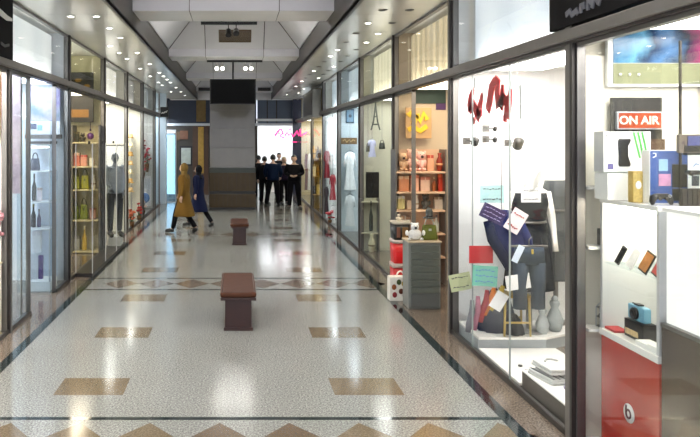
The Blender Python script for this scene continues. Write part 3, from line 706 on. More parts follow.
WM = mat('mannequin_white', (.80, .78, .74), .35, 0, .04, 5)
PANE_X = XR+.05
def paper(px, py, d, w, h, c, label, rz=0.0, lines=None, writing='writing', tilt=0.0, cat='paper notice'):
    p = at(px, py, d)
    t = thing('paper_notice', label, cat, p); t.rotation_euler = (tilt, rz, 0)
    o = MB(); n = 6; ro = []
    o.box(-w/2, w/2, -.003, .003, -h/2, h/2, c, .001); o.build('sheet', t)
    if lines:
        o = MB(); rnd = random.Random(int(px*7+py))
        for k in range(lines[0]):
            z = h*(.28-.56*k/max(1, lines[0]-1)) if lines[0] > 1 else 0
            x = -w*.38
            while x < w*.36:
                L = w*rnd.uniform(.06, .14)
                o.ribbon([(x, -.006, z+h*rnd.uniform(-.02, .02)), (x+L*.5, -.006, z+h*rnd.uniform(-.05, .05)), (x+L, -.006, z+h*rnd.uniform(-.02, .02))], h*.05, 'y', .003, lines[1]); x += L+w*.04
        o.build(writing, t)
    return t
INK = mat('ink_dark', (.06, .07, .09), .6); INKB = mat('ink_blue', (.08, .2, .5), .6); INKR = mat('ink_red', (.35, .02, .03), .6)
P = lambda n, c: mat('paper_'+n, c, .6, 0, .03, 5)
paper(492, 194, 7.95, .27, .20, P('cyan', (.40, .62, .64)), 'pale cyan printed notice hanging on the white wall under the red script', 0, (2, INK))
paper(493, 214, 7.6, .27, .16, P('purple', (.025, .015, .09)), 'dark purple tilted card with swirling marks', .45, (3, P('lilac', (.4, .35, .6))), tilt=0)
paper(516, 221, 7.55, .17, .25, P('rose', (.85, .74, .80)), 'pinkish white tilted sheet beside the purple card', -.70+1.25, (2, INKR))
paper(481, 254.5, 7.62, .26, .19, P('red', (.42, .025, .03)), 'red notice with faint writing behind the glass', 0, (3, INKR))
paper(485, 276, 7.56, .27, .22, P('mint', (.16, .45, .36)), 'mint green handwritten notice below the red one', .06, (3, INKB))
paper(460.5, 282, 8.15, .25, .20, P('lemon', (.55, .60, .36)), 'pale yellow notice at the corner below the mint green one', -.2, (2, INK))
paper(518, 282, 7.45, .26, .16, P('white', (.86, .86, .88)), 'blank white sheet pinned over the jeans', -.15)
paper(499, 301, 7.62, .14, .20, P('white', (.86, .86, .88)), 'small white tilted sheet lying on the dark clothes pile', .55)
paper(518, 254, 7.42, .07, .19, P('sky', (.62, .72, .90)), 'narrow pale blue slip on the denim, tilted', .45)
paper(531, 195, 7.77, .22, .165, P('grey', (.72, .73, .76)), 'grey white printed notice pinned on the dark mannequin dress', 0, (2, INK))
# mannequin torso with dark dress
def torso(name, label, loc, s, dress, skinm, legs_=None, stand=True):
    t = thing(name, label, 'mannequin', loc); t.scale = (s, s, s)
    o = MB(); o.loft([(0, 0, .75, .16, .12), (0, 0, .9, .175, .13), (0, 0, 1.10, .135, .10), (0, -.01, 1.27, .17, .12), (0, 0, 1.40, .18, .09), (0, 0, 1.45, .09, .065), (0, 0, 1.50, .052, .052), (0, -.005, 1.60, .048, .05)], skinm, 22); 
    for sx in (-1, 1): o.tube([(sx*.17, 0, 1.38), (sx*.235, .02, 1.15), (sx*.24, -.04, .90), (sx*.235, -.07, .80)], [.05, .038, .026, .03], skinm, 10)
    o.build('torso', t)
    o = MB(); o.lathe([(.03, .02), (.03, .76)], FRAME, n=12); o.lathe([(.17, 0), (.17, .012), (.03, .02)], FRAME, n=24); o.build('stand', t)
    if dress:
        o = MB(); o.loft([(0, 0, .42, .25, .19), (0, 0, .45, .248, .188), (0, 0, .75, .215, .165), (0, 0, .95, .187, .142), (0, 0, 1.10, .150, .115), (0, -.01, 1.27, .185, .135), (0, 0, 1.38, .175, .105)], dress, 26)
        for k in range(10):
            a = 2*math.pi*k/10; o.tube([(.25*math.cos(a), .19*math.sin(a), .44), (.19*math.cos(a), .145*math.sin(a), .95)], .012, dress, 6)
        o.build('dress', t)
        o = MB(); o.tube([(.16*math.cos(a), .122*math.sin(a), 1.09) for a in [k*math.pi/9 for k in range(19)]], .012, FRAME, 6); o.build('belt', t)
    return t
m1 = torso('mannequin', 'headless white mannequin in a dark dress with a notice pinned on it', (3.33, 7.93, Z15), 1.13, mat('dress_dark', (.012, .014, .02), .6, 0, .3, 12, bump=.3), WM)
o = MB()
for k in range(4): o.tube([(-.11+.01*k, -.09, 1.40+.01*k), (-.03, -.13, 1.43+.03*k), (.06, -.08, 1.52+.03*k), (.08, .0, 1.60+.02*k)], [.02, .035, .028, .02], cl['white'], 8)
o.build('neck_scarf', m1)
m2 = torso('mannequin', 'white mannequin in a grey see-through coat next to the dark pillar', (3.78, 8.25, Z15), 1.22, mat('coat_grey', (.07, .075, .08), .5, 0, .2, 8, bump=.3), WM)
m2.scale.y = .72; m2.scale.x = .95
# jeans hung below, hands etc
t = thing('jeans', 'grey blue jeans hung from a bar under the dark mannequin', 'jeans', at(529, 262, 7.5))
o = MB(); o.loft([(0, 0, .16, .155, .07), (0, 0, .10, .165, .08), (0, 0, -.02, .17, .085)], cl['denim'], 22)
for sx in (-1, 1): o.loft([(sx*.085, 0, -.0, .085, .08), (sx*.095, 0, -.25, .075, .065), (sx*.10, 0, -.50, .07, .06)], cl['denim'], 16)
o.build('denim', t)
o = MB(); o.tube([(-.2, 0, .17), (.2, 0, .17)], .012, FRAME); o.tube([(0, 0, .17), (0, 0, .24), (.03, 0, .27)], .006, FRAME); o.box(-.01, .01, -.09, -.085, .10, .15, cl['yellow']); o.build('hanger', t)
# bag / folder
t = thing('hanging_jacket', 'blue and purple jacket hung open beside the dark mannequin', 'jacket', at(506, 230, 7.66))
o = MB(); o.xf(Matrix.Identity(4))
o.loft([(.10, 0, -.36, .13, .05), (.08, 0, -.2, .18, .07), (.02, 0, .0, .20, .075), (-.04, 0, .16, .17, .06), (-.06, 0, .22, .08, .04)], cl['blue'], 20); o.build('body', t)
o = MB(); o.tube([(-.2, 0, .1), (-.16, -.04, -.1), (-.02, -.07, -.34), (.02, -.05, -.42)], [.05, .06, .055, .045], cl['navy'], 10); o.tube([(.14, 0, .1), (.22, -.03, -.1), (.24, -.05, -.3)], [.05, .055, .045], cl['blue'], 10); o.build('sleeve', t)
o = MB(); o.tube([(-.05, 0, .22), (-.05, 0, 1.1)], .004, FRAME, 6); o.build('wire', t)
# clothes pile : draped garments
def draped(loc, rx, ry, hh, c_, lab, seed):
    r = random.Random(seed)
    o = MB(); rings = []
    n = 26; base = [r.uniform(.82, 1.12) for _ in range(n)]
    R = []
    for i, (f_, z) in enumerate(((1, 0), (1.02, .02), (.9, .35), (.66, .7), (.35, .93), (.05, 1))):
        R.append([o.bm.verts.new((rx*f_*(1+(base[k]-1)*1.6*(1-i/6))*math.cos(2*math.pi*k/n), ry*f_*base[(k*3) % n]*math.sin(2*math.pi*k/n), hh*z*(1+.15*math.sin(k*1.7+seed)))) for k in range(n)])
    fs = []
    for a, b in zip(R, R[1:]):
        for k in range(n): fs.append(o.bm.faces.new((a[k], a[(k+1) % n], b[(k+1) % n], b[k])))
    fs.append(o.bm.faces.new(R[0][::-1])); fs.append(o.bm.faces.new(R[-1])); o._tag(fs, c_, True)
    o = o.build('draped_garment', None, loc); return tag(o, lab, 'garment', 'garments heaped on the platform')
draped((2.99, 7.96, Z15), .24, .20, .42, cl['navy'], 'navy garment heaped on the platform under the notices', 3)
draped((3.10, 7.80, Z15), .12, .11, .20, cl['black'], 'black garment at the front of the heap on the platform', 5)
for i, (p0, p1, cc, ll) in enumerate((((472, 300), (468, 332), 'grey', 'grey rolled garment leaning at the glass end of the heap'), ((478, 296), (474, 330), 'pink', 'pink rolled garment leaning in the heap'),
        ((487, 290), (480, 322), 'red', 'red rolled garment leaning in the heap'), ((494, 288), (484, 315), 'orange', 'orange rolled garment leaning in the heap'), ((503, 286), (490, 310), 'yellow', 'yellow rolled garment at the top of the heap'))):
    a, b = at(*p0, 7.72), at(*p1, 7.70); o = MB(); bm_ = (a+b)/2
    o.tube([a-bm_, (a-bm_)*.3+Vector((.01, -.02, 0)), (b-bm_)*.5, b-bm_], [.022, .034, .036, .03], cl[cc], 8)
    tag(o.build('rolled_garment', None, bm_), ll, 'garment', 'garments heaped on the platform')
# gold stool
GOLD = mat('gold_metal', (.55, .38, .10), .3, .6, .15, 8)
st0 = at(525, 322, 7.72); t = thing('stool', 'small gold stool with a gauzy white cloth beside it on the platform', 'stool', (st0.x-.10, 7.80, Z15))
for a in range(4):
    o = MB(); x, y = (.13 if a % 2 else -.13), (.11 if a > 1 else -.11); o.tube([(x*1.1, y*1.1, 0), (x, y, .42)], [.012, .015], GOLD); o.build('leg', t)
o = MB(); o.box(-.16, .16, -.14, .14, .42, .45, GOLD, .01); o.build('seat', t)
o = MB(); o.box(-.14, .14, -.125, -.115, .14, .16, GOLD); o.box(-.14, .14, .115, .125, .14, .16, GOLD); o.build('stretcher', t)
GZ = mat('gauze_white', (.34, .37, .38), .8, 0, .2, 20, bump=.3)
for i, (px, s_) in enumerate(((540, 1.0), (551, 1.25))):
    p = at(px, 330, 7.86); t = thing('glass_vase', ['frosted white vase beside the gold stool', 'taller frosted white figurine vase at the pillar end of the platform'][i], 'vase', (p.x+.0+.06*i, 7.80+.1*i, Z15))
    o = MB(); o.lathe([(r*s_, z*s_) for r, z in ((.045, 0), (.06, .03), (.075, .10), (.05, .17), (.03, .21), (.045, .25), (.04, .27))], GZ, n=18); o.build('body', t)
    o = MB(); o.ball((0, 0, .29*s_), .03*s_, GZ, 10); o.build('stopper', t)
# mannequin hand & small bits
# red script lettering on glass
RED = mat('red_letter', (.50, .004, .010), .4, 0, .05, 5); GREYL = mat('grey_letter', (.55, .58, .60), .5)
X_ = XR+.03; org = onx(490, 100, X_)
def gl(pts): return [onx(450+a/5, 70+b/5, X_)-org for a, b in pts]
t = thing('window_lettering', 'bold red script lettering with grey strokes stuck on the white shop glass', 'lettering', org)
o = MB()
for pts, wd in (([(118, 92), (104, 140), (98, 180), (100, 208)], [.05, .10, .12, .07]), ([(98, 205), (118, 170), (132, 205), (148, 238)], [.07, .10, .12, .10]), ([(162, 118), (152, 170), (146, 215), (150, 240)], [.05, .09, .13, .08]),
                ([(188, 205), (198, 160), (208, 90), (226, 52)], [.10, .12, .12, .08]), ([(226, 52), (242, 60), (236, 110), (244, 185)], [.09, .08, .10, .12]), ([(264, 72), (262, 130), (250, 188)], [.05, .09, .12]),
                ([(250, 180), (270, 140), (285, 165)], [.08, .10, .10]), ([(304, 92), (296, 150), (288, 200), (282, 240)], [.05, .10, .13, .09]), ([(118, 245), (124, 260)], [.06, .06]), ([(282, 240), (268, 240)], [.07, .05])):
    o.ribbon(gl(pts), [v*1.2 for v in wd], 'x', .012, RED)
o.build('red_strokes', t)
o = MB()
for pts in ([(126, 40), (122, 92)], [(168, 90), (166, 150)], [(306, 55), (308, 95)], [(352, 75), (354, 245)]): o.ribbon(gl(pts), .035, 'x', .008, GREYL)
o.build('grey_strokes', t)
for i, (px, py) in enumerate(((475, 142), (495, 129), (495, 140), (518, 144))):
    p = at(px, py, 7.9 if i else 7.9); t = thing('wall_spotlight', ['small dark spotlight under the red script, clothing heap side', 'upper small dark fitting between the two wall spotlights', 'lower small dark fitting between the two wall spotlights', 'larger dark boxy spotlight above the mannequin'][i], 'spotlight', p)
    s_ = (.8, .45, .5, 1.1)[i]
    o = MB(); o.lathe([(.03*s_, -.06*s_), (.05*s_, -.04*s_), (.05*s_, .05*s_), (.02*s_, .07*s_)], DARKMETAL, n=14); o.xf(Matrix.Rotation(.7, 4, 'X')); o.build('lamp_head', t)
    o = MB(); o.tube([(0, .02, 0), (0, .30, .02)], .008, FRAME); o.box(-.04, .04, .28, .3, -.03, .05, FRAME); o.build('arm', t)

# ------------------------------------------------------------------ R0 electronics shop
CX = 2.74
SHW = mat('shelf_white', (.82, .77, .66), .4, 0, .03, 4); LGREY = mat('light_grey_trim', (.52, .53, .55), .4, 0, .05, 4)
t = thing('display_cabinet', 'white display cabinet with an open niche above a red glossy base', 'cabinet', (CX, 4.52, 0))
REDG = mat('red_gloss', (.42, .035, .025), .12, 0, .08, 3)
o = MB(); o.box(.0, .42, 0, .72, 0, .85, REDG, .006); o.build('red_base', t)
o = MB(); o.box(-.01, .43, -.0, .73, .851, .90, WHITEG, .005); o.build('base_top', t)
o = MB(); o.box(0, .43, -.0, .03, .901, 1.835, LGREY); o.box(0, .43, .70, .73, .901, 1.835, LGREY); o.box(.41, .43, .03, .70, .901, 1.835, SHW); o.build('niche_frame', t)
o = MB(); o.box(-.01, .43, -.0, .73, 1.836, 1.87, WHITEG, .004); o.build('cabinet_top', t)
o = MB(); o.box(.02, .41, .031, .699, 1.385, 1.395, GLASSB); o.build('glass_shelf', t)
o = MB(); o.box(.10, .36, .1, .62, 1.80, 1.8355, mat('niche_lamp', (1, .93, .78), .5, 0, 0, 3, emit=16)); o.build('niche_light', t)
# round emblem on the red base
o = MB(); o.lathe([(.066, 0), (.066, .003)], WHITE, n=28); o.xf(Matrix.Rotation(-math.pi/2, 4, 'Y')); q = o.build('emblem', t); q.location = (-.001, .345, .40)
BK = mat('emblem_red', (.10, .02, .03), .4)
o = MB(); o.tube([(0, .028*math.cos(a), -.004+.028*math.sin(a)) for a in [k*math.pi/8 for k in range(17)]], .0075, BK, 6); o.tube([(0, .028, .0), (0, .028, .05)], .0075, BK, 6); q2 = o.build('emblem_mark', q)
q2.parent = q; q2.location = (-.005, 0, 0)
# dark unit nearer
t = thing('display_cabinet', 'tall white upper panel over a dark brown cabinet base beside the red base', 'cabinet', (CX, 3.9, 0))
o = MB(); o.box(0, .4, 0, .60, 0, 1.10, mat('brown_base', (.075, .055, .045), .2, 0, .2, 4), .006); o.build('dark_base', t)
o = MB(); o.box(.02, .4, .02, .58, 1.13, 1.845, mat('glowing_white', (.85, .85, .83), .4, 0, .02, 3, emit=.4), .006); o.build('upper_panel', t)  # white panel given its own glow in place of front light
o = MB(); o.box(-.005, .4, -.0, .60, 1.101, 1.129, FRAME, .004); o.build('worktop', t)
o = MB(); o.box(.0, .4, .01, .59, 1.846, 1.868, WHITE, .004); o.build('cabinet_top', t)
# white recessed shelves between cabinet and pillar
t = thing('wall_shelving', 'white wall shelving between the red based cabinet and the dark pillar', 'shelves', (2.66, 5.27, 0))
o = MB(); o.box(0, .9, .12, .14, 0, 2.95, SHW); o.build('back_panel', t)
for z in (.88, 1.50, 1.95): o = MB(); o.box(.0, .5, -.01, .119, z-.025, z, WHITEG, .003); o.build('shelf_board', t)
o = MB(); o.box(.0, .5, .0, .119, .0, .02, WHITE); o.build('plinth', t)
# riser for the console box
t = thing('display_riser', 'white riser block under the console box with green stripes', 'riser', (2.82, 5.06, 1.871)); t.scale = (1, 1, .80)
o = MB(); o.box(-.17, .25, -.08, .1, 0, .24, WHITE, .004); o.build('block', t)
o = MB(); o.box(-.18, .26, -.09, .11, .241, .25, GLASSB); o.build('glass_top', t)
def prod_box(name, label, loc, w_, h_, d_, face, side, parts):
    t = thing(name, label, 'box', loc)
    o = MB(); o.box(-w_/2, w_/2, 0, d_, 0, h_, side, .003); o.build('carton', t)
    o = MB(); o.box(-w_/2+.004, w_/2-.004, -.0025, -.0005, .004, h_-.004, face); o.build('front_print', t)
    return t
t = prod_box('console_box', 'white console box with black bottle shaped device and green stripes', (2.80, 5.0, 2.071), .34, .29, .13, WHITE, LGREY, 0)
GR = mat('print_green', (.10, .45, .10), .4)
o = MB(); o.loft([(0, 0, -.115, .038, .004), (0, 0, -.10, .045, .004), (-.008, 0, -.04, .034, .004), (-.010, 0, .03, .036, .004), (.0, 0, .07, .046, .004), (.0, 0, .085, .040, .004)], BLACK, 16); q = o.build('printed_console', t); q.location = (-.02, -.006, .155)
for k in range(3):
    o = MB(); o.ribbon([(.045+.03*k, -.005, .285), (.065+.03*k, -.005, .2), (.09+.025*k, -.005, .10)], .014, 'y', .002, GR); o.build('green_stripe', t)
o = MB(); o.box(-.14, -.10, -.006, -.003, .02, .06, mat('print_purple', (.12, .10, .30), .4)); o.box(-.15, -.145, -.006, -.003, .25, .27, INK); o.build('small_logo', t)
t = prod_box('console_box', 'blue console box with white end strip and black console picture', (2.975, 4.72, 1.871), .36, .36, .09, mat('print_blue', (.05, .10, .30), .35, 0, .5, 3), WHITE, 0)
o = MB(); o.box(.075, .183, -.006, -.003, .006, .354, WHITE); o.build('white_strip', t)
o = MB(); o.box(-.03, .070, -.009, -.004, .11, .265, BLACK, .004); o.box(-.03, .066, -.009, -.004, .02, .10, BLACK, .002); o.build('printed_console', t)
o = MB(); o.box(-.12, -.06, -.006, -.003, .22, .3, mat('print_teal', (.3, .5, .7), .4)); o.box(-.12, -.04, -.006, -.003, .12, .20, mat('print_rose', (.5, .25, .4), .4, 0, .5, 20)); o.build('printed_pictures', t)
o = MB(); o.ribbon([(-.16, -.005, .34), (-.14, -.005, .34), (-.14, -.005, .32), (-.16, -.005, .31)], .006, 'y', .002, WHITE); o.box(.10, .15, -.009, -.006, .12, .19, INK); o.ribbon([(.11, -.008, .25), (.13, -.008, .27), (.15, -.008, .26)], .006, 'y', .002, INKB); o.build('small_logo', t)
t = prod_box('gold_carton', 'narrow gold patterned carton beside the blue console box', (2.765, 4.80, 1.871), .075, .215, .06, mat('print_gold', (.62, .46, .16), .3, .3, .6, 60), GOLD, 0)
o = MB(); o.ball((0, -.004, .12), .022, WHITE, 10, (1, .15, 1.3)); o.build('printed_emblem', t)
# controller
def controller(loc, lab):
    t = thing('game_controller', lab, 'controller', loc)
    o = MB()
    for sx in (-1, 1): o.tube([(sx*.03, 0, .055), (sx*.052, 0, .045), (sx*.062, -.005, .018), (sx*.060, -.012, .0)], [.021, .024, .018, .010], BLACK, 10)
    o.box(-.045, .045, -.018, .018, .035, .072, BLACK, .008); o.build('body', t)
    for sx in (-1, 1):
        o = MB(); o.lathe([(.009, 0), (.011, .01), (.011, .014)], DARKMETAL, (sx*.022, 0, 0), 12); o.xf(Matrix.Translation((0, -.018, .04)) @ Matrix.Rotation(math.pi/2, 4, 'X')); o.build('thumb_stick', t)
    o = MB(); o.box(-.055, -.035, -.024, -.018, .055, .06, FRAME); o.box(-.048, -.042, -.024, -.018, .048, .067, FRAME)
    for a in range(4): o.ball((.045+.008*math.cos(a*math.pi/2), -.022, .057+.008*math.sin(a*math.pi/2)), .0035, LGREY, 6)
    o.build('buttons', t); return t
controller((2.80, 4.60, 1.876), 'black game controller standing in front of the blue console box')
# ON AIR sign
on = at(637, 120.5, 5.32)
t = thing('wall_sign', 'black wall panel with an orange red ON AIR light sign', 'sign', on)
o = MB(); o.box(-.19, .19, .0, .03, -.25, .175, mat('panel_black', (.035, .033, .03), .4, 0, .3, 30)); o.build('panel', t)
o = MB(); o.box(-.168, .172, -.035, -.001, -.068, .066, LGREY, .004); o.build('sign_frame', t)
o = MB(); o.box(-.158, .162, -.039, -.0355, -.058, .056, mat('onair_red', (.30, .045, .012), .35, 0, .35, 5, emit=.12, ecol=(.6, .10, .02))); o.build('sign_face', t)
textmesh('lettering', 'ON AIR', .088, mat('onair_letters', (.85, .70, .58), .4, 0, 0, 3, emit=.35), t, (-.008, -.041, -.002), (math.pi/2, 0, 0), .0015, .0018, 1.0)
t = thing('carton', 'small dark carton on the wall shelf just below the ON AIR sign', 'box', at(657, 147, 5.30))
o = MB(); o.box(-.06, .06, 0, .05, -.06, .06, mat('carton_brown', (.09, .05, .03), .5)); o.build('carton_body', t)
# wall display above (blue-magenta)
pm_ = bpy.data.materials.new('screen_picture'); pm_.use_nodes = True; nt = pm_.node_tree; b = nt.nodes['Principled BSDF']
tc = nt.nodes.new('ShaderNodeTexCoord'); nz = nt.nodes.new('ShaderNodeTexNoise'); nz.inputs['Scale'].default_value = 2.6; nz.inputs['Detail'].default_value = 5
cr = nt.nodes.new('ShaderNodeValToRGB'); sx_ = nt.nodes.new('ShaderNodeSeparateXYZ'); ad = nt.nodes.new('ShaderNodeMath'); ad.operation = 'MULTIPLY_ADD'; ad.inputs[1].default_value = .75; ad.inputs[2].default_value = .28
ad2 = nt.nodes.new('ShaderNodeMath'); ad2.operation = 'MULTIPLY_ADD'; ad2.inputs[1].default_value = .55; ad2.inputs[2].default_value = 0
nt.links.new(tc.outputs['Object'], nz.inputs[0]); nt.links.new(tc.outputs['Object'], sx_.inputs[0]); nt.links.new(sx_.outputs[0], ad.inputs[0]); nt.links.new(nz.outputs['Fac'], ad2.inputs[0])
sm = nt.nodes.new('ShaderNodeMath'); sm.operation = 'ADD'; nt.links.new(ad.outputs[0], sm.inputs[0]); nt.links.new(ad2.outputs[0], sm.inputs[1]); nt.links.new(sm.outputs[0], cr.inputs[0])
E = cr.color_ramp.elements; E[0].position = .25; E[0].color = (.02, .10, .20, 1); E[1].position = .95; E[1].color = (.25, .02, .15, 1)
for p_, c_ in ((.36, (.10, .28, .42)), (.44, (.01, .03, .08)), (.55, (.08, .18, .35)), (.64, (.01, .02, .05)), (.74, (.35, .03, .14)), (.84, (.04, .02, .08))):
    k = E.new(p_); k.color = (*c_, 1)
nt.links.new(cr.outputs[0], b.inputs['Base Color']); nt.links.new(cr.outputs[0], b.inputs['Emission Color']); b.inputs['Emission Strength'].default_value = .5; b.inputs['Roughness'].default_value = .2
t = thing('wall_display', 'wide wall picture in blurred blue and magenta above the ON AIR sign', 'picture', at(668, 55, 5.34))
o = MB(); o.box(-.46, .62, .0, .04, -.24, .26, WHITE, .004); o.build('frame', t)
o = MB(); o.box(-.42, .58, -.006, -.001, -.06, .24, pm_); o.build('picture', t)
o = MB(); o.box(-.42, .58, -.006, -.001, -.22, -.065, mat('olive_glass', (.24, .25, .15), .15, 0, .15, 3)); o.build('lower_panel', t)
for k in range(3): o = MB(); o.ball((-.37+.07*k, -.012, -.15), .011, WHITE, 8); o.build('knob', t)
# phones etc in niche
def leaning(name, lab, y, c_, w_=.07, h_=.15, x=.12, z=1.396, cat='phone', ang=.35, th=.012, scr=None):
    t = thing(name, lab, cat, (CX+x, y, z)); t.rotation_euler = (0, 0, 0)
    o = MB(); o.box(-th/2, th/2, -w_/2, w_/2, 0, h_, c_, .003); o.xf(Matrix.Rotation(ang, 4, 'Y') @ Matrix.Rotation(.25, 4, 'X')); o.build('body', t)
    if scr:
        o = MB(); o.box(-th/2-.002, -th/2-.0005, -w_/2+.006, w_/2-.006, .012, h_-.012, scr); o.xf(Matrix.Rotation(ang, 4, 'Y') @ Matrix.Rotation(.25, 4, 'X')); o.build('screen', t)
    o = MB(); o.box(.012, .05, -w_/2+.005, w_/2-.005, 0.0, .012, GLASSB); o.build('stand', t)
    return t
leaning('phone', 'black slim phone leaning at the pillar side of the niche shelf', 5.12, BLACK, .06, .14, .05, scr=SCREEN)
leaning('tablet', 'white phone box leaning between the black phone and the orange one', 4.96, WHITE, .09, .15, .05, scr=WHITEG, cat='box')
leaning('phone_box', 'phone box with an orange and black picture on the niche shelf', 4.80, BLACK, .11, .15, .05, scr=mat('print_orange', (.45, .18, .04), .4, 0, .8, 25), cat='box')
leaning('phone_box', 'phone box with a red picture at the end of the niche shelf', 4.655, BLACK, .09, .14, .05, scr=mat('print_redblack', (.45, .04, .03), .4, 0, .7, 20), cat='box')
t = thing('camera', 'small light blue camera with a black lens in the lower niche', 'camera', (CX+.10, 4.92, 1.03))
CB = mat('camera_blue', (.16, .36, .50), .3)
o = MB(); o.box(-.025, .03, -.10, .10, .0, .105, CB, .012); o.build('body', t)
o = MB(); o.lathe([(.042, 0), (.042, .018), (.036, .022), (.024, .022), (.02, .012)], BLACK, n=20); o.xf(Matrix.Translation((-.026, 0, .052)) @ Matrix.Rotation(-math.pi/2, 4, 'Y')); o.build('lens', t)
o = MB(); o.box(-.02, .02, -.03, .03, .106, .118, BLACK, .003); o.lathe([(.008, .105), (.008, .114)], FRAME, (0, .07, 0), 10); o.build('viewfinder', t)
t = thing('camera_box', 'open black camera box carrying the light blue camera', 'box', (CX+.11, 4.92, .901))
o = MB(); o.box(-.05, .05, -.115, .115, 0, .125, BLACK, .003); o.build('carton', t); o = MB(); o.box(-.053, -.0505, -.06, .10, .02, .06, mat('print_gold2', (.55, .4, .2), .4, 0, .6, 40)); o.build('printed_panel', t)
for i, (y, c_, lab) in enumerate(((5.14, P('red', (.42, .025, .03)), 'small red card packet lying on the cabinet base top'), (4.74, WHITE, 'small white card packet lying on the cabinet base top'), (4.60, WHITE, 'flat white booklet at the end of the cabinet base top'))):
    o = MB(); o.box(-.05, .05, -.07, .07, 0, .018+.012*i, c_, .003); tag(o.build('card_packet', None, (CX+.06, y-.0, .901)), lab, 'box')
# items on white wall shelving
t = thing('tablet_stand', 'black small speaker on the middle white wall shelf', 'speaker', (2.80, 5.30, 1.501))
o = MB(); o.box(-.035, .05, -.03, .05, 0, .125, BLACK, .006); o.build('body', t)
t.rotation_euler = (0, 0, 0)
for i, (x, lab) in enumerate(((2.78, 'clear wire framed trinket nearer the glass on the low white shelf'), (2.86, 'clear wire framed trinket beside the red based cabinet'))):
    t = thing('wire_trinket', lab, 'ornament', (x, 5.30, .881), 0, 'trinkets on the low shelf')
    o = MB()
    for s2 in (-1, 1):
        for u in (-1, 1): o.tube([(s2*.03, u*.03, 0), (s2*.03, u*.03, .15), (0, 0, .2)], .005, LGREY, 6)
    for z in (.01, .08, .15): o.tube([(-.03, -.03, z), (.03, -.03, z), (.03, .03, z), (-.03, .03, z), (-.03, -.03, z)], .004, FRAME, 6)
    o.build('frame', t); o = MB(); o.ball((0, 0, .09), .026, DARKMETAL, 10); o.build('bead', t)
for i in range(3):
    o = MB(); s2 = (.9, 1.15, 1.0)[i]; o.lathe([(.03*s2, 0), (.034*s2, .05*s2), (.03*s2, .11*s2), (.012*s2, .14*s2), (.014*s2, .17*s2)], GLASSB, n=14)
    tag(o.build('clear_bottle', None, (2.77+.075*i, 5.33, 1.951)), ['short clear bottle on the top white shelf at the glass side', 'tall clear bottle in the middle of the top white shelf', 'clear bottle beside the console box on the top white shelf'][i], 'bottle', 'clear bottles on the top shelf')
# nearer tall unit items : small screen, keyboard, grey panel
t = thing('monitor', 'small brown framed monitor with a dark blue picture on the upper glass shelf', 'monitor', at(692, 144, 4.55))
o = MB(); o.box(-.085, .14, 0, .03, -.058, .062, mat('mon_brown', (.10, .08, .07), .4), .006); o.build('casing', t)
o = MB(); o.box(-.03, .13, -.004, -.001, -.02, .05, mat('mon_pic', (.05, .06, .18), .3, 0, .9, 20)); o.box(-.05, .12, -.006, -.002, -.05, -.01, BLACK); o.build('screen', t)
o = MB(); o.box(-.03, .08, 0, .05, -.072, -.059, BLACK); o.build('foot', t)
t = thing('wall_bracket_shelf', 'glass shelf unit beside the blue console box holding keyboard and monitor', 'shelves', at(700, 160, 4.6))
o = MB()
for py in (155, 176, 208): z = at(0, py, 4.6).z-at(0, 160, 4.6).z; o.box(-.10, .4, -.06, .12, z-.012, z, GLASSB)
o.build('glass_shelf', t)
o = MB(); o.box(-.065, -.055, .10, .12, -.9, .8, DARKMETAL); o.box(.36, .38, .10, .12, -.9, .8, DARKMETAL); o.build('upright', t)
t = thing('keyboard', 'dark keyboard standing on the lowest glass shelf', 'keyboard', at(700, 207, 4.55))
o = MB(); o.box(-.125, .28, 0, .02, 0, .12, BLACK, .004); o.build('casing', t)
o = MB()
for r in range(4):
    for k in range(12): o.box(-.115+k*.033, -.09+k*.033, -.006, -.0005, .012+r*.026, .032+r*.026, DARKMETAL)
o.build('keys', t)
t = thing('game_controller', 'black flat gadget lying on the middle glass shelf', 'gadget', at(694, 175, 4.58))
o = MB(); o.box(-.04, .14, -.03, .04, .001, .03, BLACK, .01); o.ball((-.03, -.02, .012), .018, BLACK, 10); o.build('body', t)
t = thing('grey_locker', 'tall grey panel door cut by the edge of the picture', 'cabinet', (2.70, 3.30, 0))
LK = mat('locker_grey', (.20, .205, .21), .4)
o = MB(); o.box(0, .5, 0, .55, 0, 1.66, LK, .006); o.build('body', t)
o = MB(); o.box(-.008, -.001, .04, .51, .04, 1.62, LGREY); o.build('door_panel', t)
o = MB(); o.box(-.03, -.009, .42, .44, .8, 1.0, BLACK, .004); o.build('handle', t)
# black fascia sign board above
t = thing('fascia_sign', 'black fascia board with blurred grey lettering above the electronics shop', 'sign', (XR-.06, 5.66, ZT+.06))
o = MB(); o.box(0, .10, -3.6, .0, 0, .92, mat('fascia_black', (.006, .005, .006), .6, spec=.1), .006); o.build('board', t)
t_ = t; LTR = mat('fascia_letters', (.16, .16, .19), .6)
FX = XR-.065
def fx(px, py): return onx(px, py, FX)-Vector((XR-.06, 5.66, ZT+.06))
o = MB()
for pts, wd in (([(566, 15), (570, 11), (572, 15), (577, 10), (578, 14)], .045), ([(581, 13), (581, 5), (584, 4), (584, 9)], .04), ([(588, 10), (588, 1), (592, 3)], .04), ([(592, 8), (594, -2), (598, 1)], .04), ([(598, 5), (601, -6)], .04)):
    o.ribbon([fx(*p) for p in pts], wd, 'x', .01, LTR)
o.build('lettering', t_)

